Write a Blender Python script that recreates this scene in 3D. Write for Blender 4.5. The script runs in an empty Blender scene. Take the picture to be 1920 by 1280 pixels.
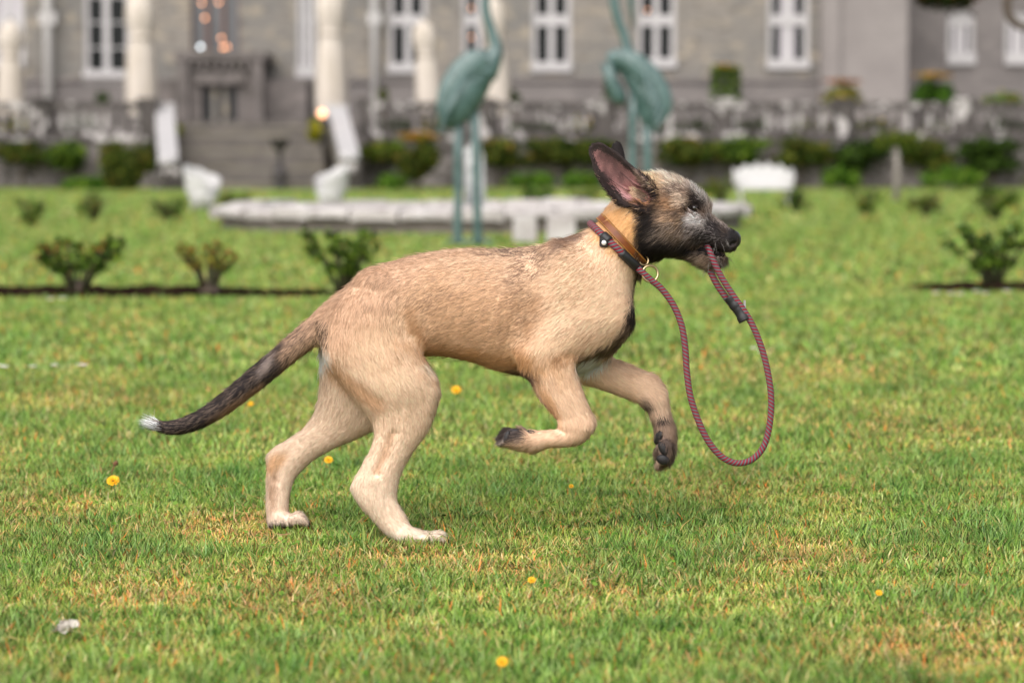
import bpy, bmesh, math, random
import numpy as np
from mathutils import Vector, Matrix
from mathutils.bvhtree import BVHTree

# ------------------------------------------------------------------ camera, sky, sun, exposure
scene = bpy.context.scene
COL = scene.collection
F_PX = 85.0 / 36.0 * 1920.0            # focal length in photo pixels
TILT = math.atan(340.0 / F_PX)         # horizon lies 340 px above the picture centre
CAM_H = 0.79
DOG_Y = 5.0
PXM = DOG_Y / F_PX                     # metres per photo pixel in the dog's plane

cam_data = bpy.data.cameras.new("camera")
cam = bpy.data.objects.new("camera", cam_data)
COL.objects.link(cam)
cam.location = (0, 0, CAM_H)
cam.rotation_euler = (math.pi / 2 - TILT, 0, 0)
cam_data.lens = 85
cam_data.sensor_width = 36
cam_data.clip_start = 0.05
cam_data.clip_end = 2000
cam_data.dof.use_dof = True
cam_data.dof.focus_distance = 4.97
cam_data.dof.aperture_fstop = 3.2
scene.camera = cam

SUN_EL, SUN_AZ = math.radians(44), math.radians(203)   # azimuth clockwise from +Y: behind the camera, to its left
world = bpy.data.worlds.new("World")
scene.world = world
world.use_nodes = True
wn = world.node_tree
bg = wn.nodes["Background"]
sky = wn.nodes.new("ShaderNodeTexSky")
sky.sky_type = 'NISHITA'
sky.sun_disc = False
sky.sun_elevation = SUN_EL
sky.sun_rotation = SUN_AZ
sky.air_density = 1.0
sky.dust_density = 1.5
hsv = wn.nodes.new("ShaderNodeHueSaturation")          # cloud-veiled sky: nearly colourless
hsv.inputs["Saturation"].default_value = 0.22
wn.links.new(sky.outputs[0], hsv.inputs["Color"])
wn.links.new(hsv.outputs[0], bg.inputs[0])
bg.inputs[1].default_value = 0.12
sun_data = bpy.data.lights.new("sun", 'SUN')
sun_data.energy = 2.0
sun_data.angle = math.radians(70)
sun_data.color = (1.0, 0.955, 0.90)
sun = bpy.data.objects.new("sun", sun_data)
COL.objects.link(sun)
sdir = Vector((math.sin(SUN_AZ) * math.cos(SUN_EL), math.cos(SUN_AZ) * math.cos(SUN_EL), math.sin(SUN_EL)))
sun.rotation_euler = sdir.to_track_quat('Z', 'Y').to_euler()
sun.location = sdir * 50
vs = scene.view_settings
vs.view_transform = 'Standard'
vs.look = 'None'
vs.exposure = 0.97
vs.gamma = 1.0
scene.cycles.max_bounces = 5
scene.cycles.diffuse_bounces = 3
scene.cycles.transparent_max_bounces = 4
scene.cycles.use_denoising = True

# ------------------------------------------------------------------ helpers
rng = np.random.default_rng(7)
random.seed(7)
CT, ST = math.cos(TILT), math.sin(TILT)

def at(px, py, Y):
    """world point seen at photo pixel (px, py) at depth Y"""
    u = (px - 960.0) / F_PX
    v = (640.0 - py) / F_PX
    dy = CT + v * ST
    dz = -ST + v * CT
    k = Y / dy
    return Vector((u * k, Y, CAM_H + dz * k))

def at_np(P):
    """photo pixels x, y and depth offset w (pixels, away from the camera positive) -> world"""
    P = np.asarray(P, dtype=np.float64)
    Y = DOG_Y + P[:, 2] * PXM
    u = (P[:, 0] - 960.0) / F_PX
    v = (640.0 - P[:, 1]) / F_PX
    k = Y / (CT + v * ST)
    return np.stack([u * k, Y, CAM_H + (-ST + v * CT) * k], axis=1)

def ground_at(px, py, z=0.0):
    u = (px - 960.0) / F_PX
    v = (640.0 - py) / F_PX
    dz = -ST + v * CT
    k = (z - CAM_H) / dz
    return Vector((u * k, (CT + v * ST) * k, z))

def lin(r, g, b):
    """sRGB 0-255 to linear"""
    def f(c):
        c = c / 255.0
        return c / 12.92 if c <= 0.04045 else ((c + 0.055) / 1.055) ** 2.4
    return (f(r), f(g), f(b))

def lin_np(a):
    a = np.asarray(a, dtype=np.float32) / 255.0
    return np.where(a <= 0.04045, a / 12.92, ((a + 0.055) / 1.055) ** 2.4)

def tag(o, label=None, cat=None, group=None, kind=None):
    if label: o["label"] = label
    if cat: o["category"] = cat
    if group: o["group"] = group
    if kind: o["kind"] = kind
    return o

def empty(name, loc, rz=0.0):
    o = bpy.data.objects.new(name, None)
    o.location = loc
    o.rotation_euler = (0, 0, rz)
    o.empty_display_size = 0.1
    COL.objects.link(o)
    return o

def link_mesh(name, me, mat=None, parent=None):
    """mesh data given in world space; parents are unrotated empties unless local data is meant"""
    o = bpy.data.objects.new(name, me)
    COL.objects.link(o)
    if mat: me.materials.append(mat)
    if parent is not None:
        o.parent = parent
        if parent.type == 'EMPTY':     # mesh data is in world space, so cancel the empty's own transform
            o.matrix_parent_inverse = Matrix.LocRotScale(parent.location, parent.rotation_euler, None).inverted()
    return o

def np_mesh(name, verts, faces_flat, loop_tot, colors=None, normals=None, smooth=True, extra=None):
    me = bpy.data.meshes.new(name)
    nv = len(verts)
    me.vertices.add(nv)
    me.vertices.foreach_set("co", np.asarray(verts, dtype=np.float32).ravel())
    faces_flat = np.asarray(faces_flat, dtype=np.int32).ravel()
    loop_tot = np.asarray(loop_tot, dtype=np.int32)
    me.loops.add(len(faces_flat))
    me.loops.foreach_set("vertex_index", faces_flat)
    me.polygons.add(len(loop_tot))
    starts = np.zeros(len(loop_tot), dtype=np.int32)
    starts[1:] = np.cumsum(loop_tot)[:-1]
    me.polygons.foreach_set("loop_start", starts)
    me.polygons.foreach_set("loop_total", loop_tot)
    if smooth:
        me.polygons.foreach_set("use_smooth", np.ones(len(loop_tot), dtype=bool))
    me.update(calc_edges=True)
    if colors is not None:
        ca = me.color_attributes.new("Col", 'FLOAT_COLOR', 'POINT')
        c4 = np.ones((nv, 4), dtype=np.float32)
        c4[:, :3] = colors
        ca.data.foreach_set("color", c4.ravel())
    if normals is not None:
        me.normals_split_custom_set_from_vertices(np.asarray(normals, dtype=np.float32).tolist())
    return me

class MB:
    """collects simple shapes; build() makes ONE mesh object"""
    def __init__(self):
        self.v, self.f, self.sm = [], [], []
    def add(self, vs_, fs_, smooth=False):
        n = len(self.v)
        self.v.extend([tuple(p) for p in vs_])
        for f in fs_:
            self.f.append([i + n for i in f]); self.sm.append(smooth)
        return self
    def box(self, c, s, rz=0.0, taper=1.0):
        cx, cy, cz = c; sx, sy, sz = s[0] / 2, s[1] / 2, s[2] / 2
        vs_ = []
        for z, t in ((-sz, 1.0), (sz, taper)):
            for x, y in ((-sx, -sy), (sx, -sy), (sx, sy), (-sx, sy)):
                x2, y2 = x * t, y * t
                vs_.append((cx + x2 * math.cos(rz) - y2 * math.sin(rz), cy + x2 * math.sin(rz) + y2 * math.cos(rz), cz + z))
        return self.add(vs_, [(3, 2, 1, 0), (4, 5, 6, 7), (0, 1, 5, 4), (1, 2, 6, 5), (2, 3, 7, 6), (3, 0, 4, 7)])
    def lathe(self, c, prof, n=12, smooth=True, wob=None):
        """prof: list of (radius, z)"""
        vs_, fs_ = [], []
        for r, z in prof:
            for k in range(n):
                a = 2 * math.pi * k / n
                rr = r * (wob(a, z) if wob else 1.0)
                vs_.append((c[0] + rr * math.cos(a), c[1] + rr * math.sin(a), c[2] + z))
        for i in range(len(prof) - 1):
            for k in range(n):
                k2 = (k + 1) % n
                fs_.append((i * n + k, i * n + k2, (i + 1) * n + k2, (i + 1) * n + k))
        fs_.append(tuple(range(n))[::-1])
        fs_.append(tuple((len(prof) - 1) * n + k for k in range(n)))
        return self.add(vs_, fs_, smooth)
    def tube(self, pts, rad, n=8, smooth=True, flat=None):
        """flat: (axis vector, factor) squashes the section along that axis"""
        pts = [Vector(p) for p in pts]
        if not isinstance(rad, (list, tuple)): rad = [rad] * len(pts)
        vs_, fs_ = [], []
        prev = None
        for i, p in enumerate(pts):
            t = (pts[min(i + 1, len(pts) - 1)] - pts[max(i - 1, 0)]).normalized()
            if prev is None:
                a = Vector((0, 0, 1)) if abs(t.z) < 0.9 else Vector((1, 0, 0))
                u = t.cross(a).normalized()
            else:
                u = (prev - t * prev.dot(t)).normalized()
            prev = u
            w = t.cross(u)
            for k in range(n):
                a = 2 * math.pi * k / n
                d = (u * math.cos(a) + w * math.sin(a)) * rad[i]
                if flat: d -= flat[0] * d.dot(flat[0]) * (1 - flat[1])
                vs_.append(p + d)
        for i in range(len(pts) - 1):
            for k in range(n):
                k2 = (k + 1) % n
                fs_.append((i * n + k, i * n + k2, (i + 1) * n + k2, (i + 1) * n + k))
        fs_.append(tuple(range(n))[::-1])
        fs_.append(tuple((len(pts) - 1) * n + k for k in range(n)))
        return self.add(vs_, fs_, smooth)
    def ball(self, c, r, nu=12, nv=8, jit=0.0):
        if not isinstance(r, (list, tuple)): r = (r, r, r)
        vs_, fs_ = [], []
        for i in range(nv + 1):
            th = math.pi * i / nv
            for k in range(nu):
                a = 2 * math.pi * k / nu
                s = 1 + (random.uniform(-jit, jit) if jit else 0)
                vs_.append((c[0] + r[0] * s * math.sin(th) * math.cos(a), c[1] + r[1] * s * math.sin(th) * math.sin(a), c[2] - r[2] * s * math.cos(th)))
        for i in range(nv):
            for k in range(nu):
                k2 = (k + 1) % nu
                fs_.append((i * nu + k, i * nu + k2, (i + 1) * nu + k2, (i + 1) * nu + k))
        return self.add(vs_, fs_, True)
    def mesh(self, name):
        me = bpy.data.meshes.new(name)
        me.from_pydata(self.v, [], self.f)
        me.polygons.foreach_set("use_smooth", self.sm)
        me.update()
        return me
    def build(self, name, mat=None, parent=None):
        return link_mesh(name, self.mesh(name), mat, parent)

def catmull(pts, sub):
    """pts (n, k) array -> smooth interpolation with sub points per span"""
    p = np.asarray(pts, dtype=np.float64)
    n = len(p)
    if n < 3 or sub <= 1:
        if n == 2 and sub > 1:
            t = np.linspace(0, 1, sub + 1)[:, None]
            return p[0] * (1 - t) + p[1] * t
        return p
    out = []
    for i in range(n - 1):
        p0, p1, p2, p3 = p[max(i - 1, 0)], p[i], p[i + 1], p[min(i + 2, n - 1)]
        for s in range(sub):
            t = s / sub
            out.append(0.5 * ((2 * p1) + (-p0 + p2) * t + (2 * p0 - 5 * p1 + 4 * p2 - p3) * t * t + (-p0 + 3 * p1 - 3 * p2 + p3) * t ** 3))
    out.append(p[-1])
    return np.array(out)

# ------------------------------------------------------------------ materials
def mat(name, color=(0.5, 0.5, 0.5), rough=0.7, noise=None, bump=None, metal=0.0, spec=0.3, coord='Object', emit=None, attr=None, sheen=0.0, trans=0.0):
    """noise: list of (scale, color2, low, high[, stretch]) layers mixed over the base colour; bump: (scale, strength, distance)"""
    m = bpy.data.materials.new(name)
    m.use_nodes = True
    nt = m.node_tree
    b = nt.nodes["Principled BSDF"]
    b.inputs["Roughness"].default_value = rough
    b.inputs["Metallic"].default_value = metal
    b.inputs["Specular IOR Level"].default_value = spec
    b.inputs["Base Color"].default_value = (*color, 1)
    if sheen:
        b.inputs["Sheen Weight"].default_value = sheen
    if trans:
        b.inputs["Transmission Weight"].default_value = trans
    if emit:
        b.inputs["Emission Color"].default_value = (*emit[0], 1)
        b.inputs["Emission Strength"].default_value = emit[1]
    geo = nt.nodes.new("ShaderNodeNewGeometry") if coord == 'World' else nt.nodes.new("ShaderNodeTexCoord")
    out = geo.outputs["Position"] if coord == 'World' else geo.outputs[coord]
    last = None
    if attr:
        a = nt.nodes.new("ShaderNodeAttribute"); a.attribute_name = attr
        last = a.outputs["Color"]
    for k, L in enumerate(noise or []):
        sc_, c2, lo, hi = L[:4]
        tx = nt.nodes.new("ShaderNodeTexNoise")
        tx.inputs["Scale"].default_value = sc_
        tx.inputs["Detail"].default_value = 4
        vec = out
        mp = nt.nodes.new("ShaderNodeMapping")
        if len(L) > 4: mp.inputs["Scale"].default_value = L[4]
        mp.inputs["Location"].default_value = (k * 3.7, k * 1.9, k * 7.3)
        nt.links.new(out, mp.inputs["Vector"]); vec = mp.outputs[0]
        nt.links.new(vec, tx.inputs["Vector"])
        mr = nt.nodes.new("ShaderNodeMapRange")
        mr.inputs["From Min"].default_value = lo; mr.inputs["From Max"].default_value = hi
        nt.links.new(tx.outputs["Fac"], mr.inputs["Value"])
        mx = nt.nodes.new("ShaderNodeMix"); mx.data_type = 'RGBA'
        nt.links.new(mr.outputs[0], mx.inputs["Factor"])
        if last is None: mx.inputs["A"].default_value = (*color, 1)
        else: nt.links.new(last, mx.inputs["A"])
        mx.inputs["B"].default_value = (*c2, 1)
        last = mx.outputs["Result"]
    if last is not None:
        nt.links.new(last, b.inputs["Base Color"])
    if bump:
        tx = nt.nodes.new("ShaderNodeTexNoise"); tx.inputs["Scale"].default_value = bump[0]; tx.inputs["Detail"].default_value = 5
        nt.links.new(out, tx.inputs["Vector"])
        bp = nt.nodes.new("ShaderNodeBump"); bp.inputs["Strength"].default_value = bump[1]; bp.inputs["Distance"].default_value = bump[2]
        nt.links.new(tx.outputs["Fac"], bp.inputs["Height"])
        nt.links.new(bp.outputs[0], b.inputs["Normal"])
    return m

def two_sided(m):
    """keep the combed normal on both faces of a thin strip"""
    nt = m.node_tree
    g = nt.nodes.new("ShaderNodeNewGeometry")
    mr = nt.nodes.new("ShaderNodeMapRange"); mr.inputs["To Min"].default_value = 1.0; mr.inputs["To Max"].default_value = -1.0
    nt.links.new(g.outputs["Backfacing"], mr.inputs["Value"])
    sc_ = nt.nodes.new("ShaderNodeVectorMath"); sc_.operation = 'SCALE'
    nt.links.new(g.outputs["Normal"], sc_.inputs[0]); nt.links.new(mr.outputs[0], sc_.inputs["Scale"])
    for n in nt.nodes:
        if n.type in ('BSDF_PRINCIPLED', 'BSDF_TRANSLUCENT'): nt.links.new(sc_.outputs[0], n.inputs["Normal"])
    return m
# ------------------------------------------------------------------ the setting: lawn, beds, terrace
def leafy(name, rough=0.65, tr=0.25, spec=0.08):
    m = mat(name, attr="Col", rough=rough, spec=spec)
    nt = m.node_tree
    t = nt.nodes.new("ShaderNodeBsdfTranslucent"); x = nt.nodes.new("ShaderNodeMixShader")
    x.inputs[0].default_value = tr
    nt.links.new([n for n in nt.nodes if n.type == 'ATTRIBUTE'][0].outputs["Color"], t.inputs["Color"])
    nt.links.new(nt.nodes["Principled BSDF"].outputs[0], x.inputs[1]); nt.links.new(t.outputs[0], x.inputs[2])
    nt.links.new(x.outputs[0], nt.nodes["Material Output"].inputs[0])
    return m
M_LEAF = leafy("leaves")
M_LAWN = mat("lawn_turf", (0.150, 0.192, 0.052), rough=0.9, spec=0.0, coord='World',
             noise=[(0.9, (0.185, 0.205, 0.066), 0.42, 0.66), (4.0, (0.12, 0.168, 0.038), 0.52, 0.7), (35.0, (0.125, 0.13, 0.034), 0.5, 0.72)], bump=(60, 0.5, 0.02))
M_SOIL = mat("dark_soil", (0.014, 0.008, 0.006), rough=0.95, spec=0.0, coord='World', noise=[(14, (0.035, 0.02, 0.014), 0.45, 0.7)], bump=(30, 0.8, 0.03))
M_STONE = mat("castle_limestone", (0.210, 0.188, 0.166), rough=0.9, spec=0.05, coord='World',
              noise=[(0.4, (0.161, 0.152, 0.141), 0.42, 0.6), (1.3, (0.283, 0.243, 0.193), 0.52, 0.66, (1, 1, 2.0)), (2.6, (0.122, 0.109, 0.096), 0.55, 0.66, (1, 1, 2.2))], bump=(6, 0.4, 0.03))
M_STONE_G = mat("grey_limestone", (0.171, 0.153, 0.147), rough=0.9, spec=0.15, coord='World',
                noise=[(0.5, (0.137, 0.123, 0.119), 0.4, 0.65), (2.0, (0.211, 0.187, 0.177), 0.5, 0.75, (1, 1, 2.5)), (6.0, (0.118, 0.105, 0.100), 0.56, 0.72, (1, 1, 2.2))], bump=(6, 0.4, 0.03))
M_STONE_P = mat("pale_tower_limestone", (0.242, 0.217, 0.206), rough=0.9, spec=0.15, coord='World',
                noise=[(0.6, (0.208, 0.185, 0.177), 0.4, 0.65), (5.0, (0.175, 0.156, 0.148), 0.58, 0.74, (1, 1, 2.2))], bump=(6, 0.4, 0.03))
M_STONE_D = mat("weathered_dark_stone", (0.13, 0.115, 0.11), rough=0.92, spec=0.15, coord='World',
                noise=[(1.4, (0.20, 0.175, 0.165), 0.42, 0.66), (3.0, (0.07, 0.06, 0.055), 0.52, 0.7), (1.1, (0.075, 0.085, 0.03), 0.6, 0.72)], bump=(8, 0.5, 0.03))
M_LICHEN_P = mat("white_lichened_stone", (0.42, 0.39, 0.38), rough=0.92, spec=0.15, coord='World', noise=[(4, (0.2, 0.18, 0.17), 0.5, 0.7)])
M_LICHEN = mat("lichened_balustrade_stone", (0.085, 0.074, 0.07), rough=0.92, spec=0.15, coord='World',
               noise=[(2.2, (0.045, 0.04, 0.037), 0.45, 0.65), (2.0, (0.40, 0.37, 0.36), 0.54, 0.62)], bump=(9, 0.5, 0.03))
M_PORCH = mat("porch_stone", (0.130, 0.114, 0.108), rough=0.92, spec=0.15, coord='World',
              noise=[(1.2, (0.085, 0.075, 0.069), 0.46, 0.68), (3.2, (0.182, 0.157, 0.148), 0.5, 0.7)], bump=(6, 0.5, 0.03))
M_STEP = mat("stair_stone", (0.190, 0.171, 0.144), rough=0.92, spec=0.15, coord='World',
             noise=[(0.9, (0.233, 0.207, 0.160), 0.45, 0.68), (2.4, (0.128, 0.114, 0.102), 0.52, 0.72)], bump=(6, 0.5, 0.03))
M_STEP_D = mat("dark_stair_stone", (0.13, 0.115, 0.108), rough=0.92, spec=0.1, coord='World', noise=[(1.5, (0.2, 0.178, 0.16), 0.45, 0.68)], bump=(6, 0.5, 0.03))  # darker tone on some steps stands in for missing riser shade
M_WHITE = mat("white_painted_metal", (0.47, 0.455, 0.45), rough=0.5, noise=[(3, (0.40, 0.39, 0.38), 0.5, 0.75)])
M_FRAME = mat("white_window_paint", (0.40, 0.38, 0.38), rough=0.55, noise=[(2, (0.37, 0.355, 0.355), 0.5, 0.7)])
M_GLASS = mat("dark_window_glass", (0.010, 0.011, 0.011), rough=0.15, spec=0.12)
M_BLIND = mat("pale_curtain", (0.42, 0.39, 0.41), rough=0.8)
M_CREAM = mat("cream_parasol_canvas", (0.50, 0.44, 0.385), rough=0.85, noise=[(2.5, (0.44, 0.38, 0.315), 0.45, 0.7, (1, 1, 0.3))])
M_PIPE = mat("grey_drainpipe", (0.46, 0.44, 0.43), rough=0.7, spec=.1)
M_POLE = mat("dark_pole_metal", (0.03, 0.028, 0.026), rough=0.5)
M_BRONZE = mat("verdigris_bronze", (0.055, 0.108, 0.102), rough=0.42, spec=0.8, coord='World',
               noise=[(7, (0.02, 0.058, 0.054), 0.45, 0.66), (18, (0.12, 0.17, 0.165), 0.55, 0.72)], bump=(40, 0.35, 0.01))
M_BULB = mat("lit_warm_bulb", (0.9, 0.5, 0.3), emit=((1.0, 0.42, 0.2), 2.0))
M_BULBW = mat("lit_white_bulb", (0.9, 0.9, 0.9), emit=((0.85, 0.95, 1.0), 2.0))
M_ROOF = mat("dark_slate_roof", (0.06, 0.06, 0.065), rough=0.7)
M_BARK = mat("bark", (0.075, 0.055, 0.042), rough=0.95, noise=[(12, (0.12, 0.10, 0.085), 0.5, 0.7)])
M_STEM = mat("rose_stem", (0.045, 0.05, 0.02), rough=0.8, noise=[(9, (0.06, 0.03, 0.02), 0.45, 0.7)])

SOIL = []                                       # beds without grass: (x0, x1, y0, y1)
def bed(px0, px1, pyn, pyf):
    a, b = ground_at(px0, pyn), ground_at(px1, pyn)
    yf = ground_at(px0, pyf).y
    SOIL.append((a.x, b.x, a.y, yf))
    n, m = 40, 6
    vs_, fs_ = [], []
    for i in range(n + 1):
        for j in range(m + 1):
            t, s = i / n, j / m
            e = min(t, 1 - t, s, 1 - s) * 6
            vs_.append((a.x + (b.x - a.x) * t + random.uniform(-.03, .03), a.y + (yf - a.y) * s + random.uniform(-.04, .04), 0.004 + 0.02 * min(e, 1) + random.uniform(0, .02)))
    for i in range(n):
        for j in range(m):
            fs_.append((i * (m + 1) + j, (i + 1) * (m + 1) + j, (i + 1) * (m + 1) + j + 1, i * (m + 1) + j + 1))
    o = MB().add(vs_, fs_, True).build("flower_bed", M_SOIL)
    tag(o, kind="structure")

n_, m_ = 60, 50
xs = np.linspace(-1, 1, n_ + 1); xs = np.sign(xs) * np.abs(xs) ** 1.8 * 300
ys = -6 + (np.linspace(0, 1, m_ + 1) ** 2.2) * 606
LV = [(x, y, 0.0) for x in xs for y in ys]
LF = [(i * (m_ + 1) + j, (i + 1) * (m_ + 1) + j, (i + 1) * (m_ + 1) + j + 1, i * (m_ + 1) + j + 1) for i in range(n_) for j in range(m_)]
lawn = MB().add(LV, LF, True).build("lawn", M_LAWN)
tag(lawn, "mown garden lawn with yellowed patches", kind="structure")
bed(-330, 470, 559, 545); bed(1738, 2300, 548, 537)
bed(400, 640, 558, 553)

# terrace block and its retaining wall
TW, TZ = 70.0, 1.33
o = MB().box((0, 92, TZ / 2 - 0.05), (120, 43.0, TZ - 0.1 + 0.0)).build("terrace", M_STEP); tag(o, kind="structure")
rw = empty("retaining_wall", (0, TW, 0))
tag(rw, "rough dark stone retaining wall below the terrace balustrade", "wall")
random.seed(3)
xL, xS0, xS1, xR = -45.0, -10.4, -4.3, 45.0     # the stairs break the wall between xS0 and xS1
for (a, b) in ((xL, xS0), (xS1, xR)):
    MB().box(((a + b) / 2, TW + 0.3, TZ / 2), (b - a, 0.6, TZ)).build("wall", M_STONE_D, rw)
    MB().box(((a + b) / 2, TW + 0.25, TZ + 0.06), (b - a, 0.74, 0.12)).build("coping", M_LICHEN, rw)
    # rubble stones standing proud of the face
    sh = [MB().ball((0, 0, 0), (0.34, 0.1, 0.15), 8, 5, 0.16).mesh("rubble_stone") for _ in range(5)]
    for me in sh: me.materials.append(M_STONE_D)
    x = max(a, -18) + 0.3
    while x < min(b, 18) - 0.3:
        z = 0.12
        while z < TZ - 0.1:
            so = bpy.data.objects.new("stone", random.choice(sh))
            COL.objects.link(so); so.parent = rw
            so.location = (x + random.uniform(-.15, .15), 0.0, z); so.scale = (random.uniform(.7, 1.2), 1, random.uniform(.7, 1.15))
            z += random.uniform(0.24, 0.34)
        x += random.uniform(0.6, 0.85)

def balustrade(a, b, label):
    r = empty("stone_balustrade", ((a + b) / 2, TW + 0.25, TZ + 0.12))
    tag(r, label, "balustrade")
    z0 = TZ + 0.12
    MB().box(((a + b) / 2, TW + 0.25, z0 + 0.09), (b - a, 0.42, 0.18)).build("plinth", M_LICHEN, r)
    MB().box(((a + b) / 2, TW + 0.25, z0 + 0.91), (b - a, 0.46, 0.18)).build("handrail", M_LICHEN, r)
    prof = [(0.07, 0), (0.07, .06), (0.045, .09), (0.085, .2), (0.095, .27), (0.05, .44), (0.045, .5), (0.07, .53), (0.07, .64)]
    mes = []
    for mm in (M_LICHEN, M_LICHEN, M_LICHEN_P):
        me = MB().lathe((0, 0, 0), prof, 8).mesh("baluster"); me.materials.append(mm); mes.append(me)
    pier = MB().box((0, 0, .5), (0.5, 0.52, 1.0)).box((0, 0, 1.06), (0.62, 0.62, .12)).mesh("pier"); pier.materials.append(M_LICHEN)
    n = int((b - a) / 0.31)
    for k in range(n + 1):
        x = a + (b - a) * k / n
        if k % 11 == 0 or k == n:
            o = bpy.data.objects.new("pier", pier); o.location = (x - (a + b) / 2, 0, 0.0)
        else:
            o = bpy.data.objects.new("baluster", random.choice(mes)); o.location = (x - (a + b) / 2, 0, 0.18)
            o.rotation_euler = (0, 0, random.uniform(0, 6))
        COL.objects.link(o); o.parent = r
balustrade(-24.0, xS0 - 0.1, "lichen-spotted stone balustrade on the terrace beside the box shrub, left of the stairs")
balustrade(xS1 + 0.1, 24.0, "long lichen-spotted stone balustrade running from the stairs past the heron statues")

# stairs up to the porch
st = empty("garden_stairs", ((at(450, 350, 66).x), 66, 0))
tag(st, "broad stone garden stairs leading up to the castle porch", "stairs")
for k in range(12):
    t = k / 11
    y0 = 66.2 + k * 0.42
    xa = at(322 + 12 * t, 300, y0).x; xb = at(612 - 14 * t, 300, y0).x
    stp = MB().box(((xa + xb) / 2, (y0 + 79.2) / 2, 0.16 * k + 0.06), (xb - xa, 79.2 - y0, 0.118)).build("step", (M_STEP, M_STEP_D, M_PORCH)[(k * 5) % 3], st)
    MB().box(((xa + xb) / 2, (y0 + 79.2) / 2 - .05, 0.16 * k + 0.139), (xb - xa - .02, 79.2 - y0, 0.04)).build("tread", (M_STEP, M_STEP, M_STEP_D)[k % 3], stp)
LAND = 12 * 0.16
def parapet(tp, bp, label):
    a, b = at(tp[0], tp[1], 70.8), at(bp[0], bp[1], 66.0)
    r = empty("stair_parapet", (b.x, b.y, 0))
    tag(r, label, "parapet")
    w = 0.27
    vs_ = []
    for p, zz in ((b, 0), (a, 0), (a, a.z - .07), (b, b.z - .07)):
        vs_ += [(p.x - w * .8, p.y, zz), (p.x + w * .8, p.y, zz)]
    fs_ = [(0, 1, 7, 6), (2, 4, 5, 3), (0, 6, 4, 2), (1, 3, 5, 7), (6, 7, 5, 4), (0, 2, 3, 1)]
    MB().add(vs_, fs_).build("wall", M_STEP, r)
    vs_ = []
    for p, d in ((b, 0), (a, 0)):
        for zz in (-.06, .07):
            vs_ += [(p.x - w, p.y - (.1 if p is b else 0), p.z + zz), (p.x + w, p.y - (.1 if p is b else 0), p.z + zz)]
    MB().add(vs_, [(0, 1, 3, 2), (4, 6, 7, 5), (2, 3, 7, 6), (0, 4, 5, 1), (0, 2, 6, 4), (1, 5, 7, 3)]).build("coping", M_FRAME, r)
    MB().box((b.x, b.y - .16, (b.z - .12) / 2 + .1), (0.66, 0.34, 0.42), 0, .9).box((b.x, b.y - .16, 0.06), (.74, .42, .12)).build("end_block", M_LICHEN, r)
    MB().lathe((b.x, b.y - .1, b.z - .16), [(.02, -.02), (.28, 0), (.30, .1), (.2, .2), (.05, .26)], 14).build("scroll", M_FRAME, r)
    MB().box((a.x, a.y, a.z + .0), (.62, .5, .26)).build("cap", M_FRAME, r)
parapet((308, 202), (316, 297), "white coped stair parapet beside the dark clipped shrub")
parapet((632, 205), (655, 290), "white coped stair parapet beside the orange lamp and parasol")

# ------------------------------------------------------------------ the castle
def facade(name, x0, x1, z0, z1, y, rects, m, parent, depth=0.3):
    """wall skin with real openings; rects: (xa, xb, za, zb)"""
    xs_ = sorted({x0, x1, *[r[0] for r in rects], *[r[1] for r in rects]})
    zs_ = sorted({z0, z1, *[r[2] for r in rects], *[r[3] for r in rects]})
    mb = MB()
    for i in range(len(xs_) - 1):
        for j in range(len(zs_) - 1):
            cx, cz = (xs_[i] + xs_[i + 1]) / 2, (zs_[j] + zs_[j + 1]) / 2
            if any(r[0] < cx < r[1] and r[2] < cz < r[3] for r in rects): continue
            mb.add([(xs_[i], y, zs_[j]), (xs_[i + 1], y, zs_[j]), (xs_[i + 1], y, zs_[j + 1]), (xs_[i], y, zs_[j + 1])], [(0, 1, 2, 3)])
    for xa, xb, za, zb in rects:
        P = [(xa, za), (xb, za), (xb, zb), (xa, zb)]
        for k in range(4):
            p, q = P[k], P[(k + 1) % 4]
            mb.add([(p[0], y, p[1]), (q[0], y, q[1]), (q[0], y + depth, q[1]), (p[0], y + depth, p[1])], [(0, 1, 2, 3)])
    return mb.build(name, m, parent)

castle = empty("castle", (0, 82, TZ))
tag(castle, "grey limestone castle with white sash windows behind the terrace", "castle")

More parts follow.
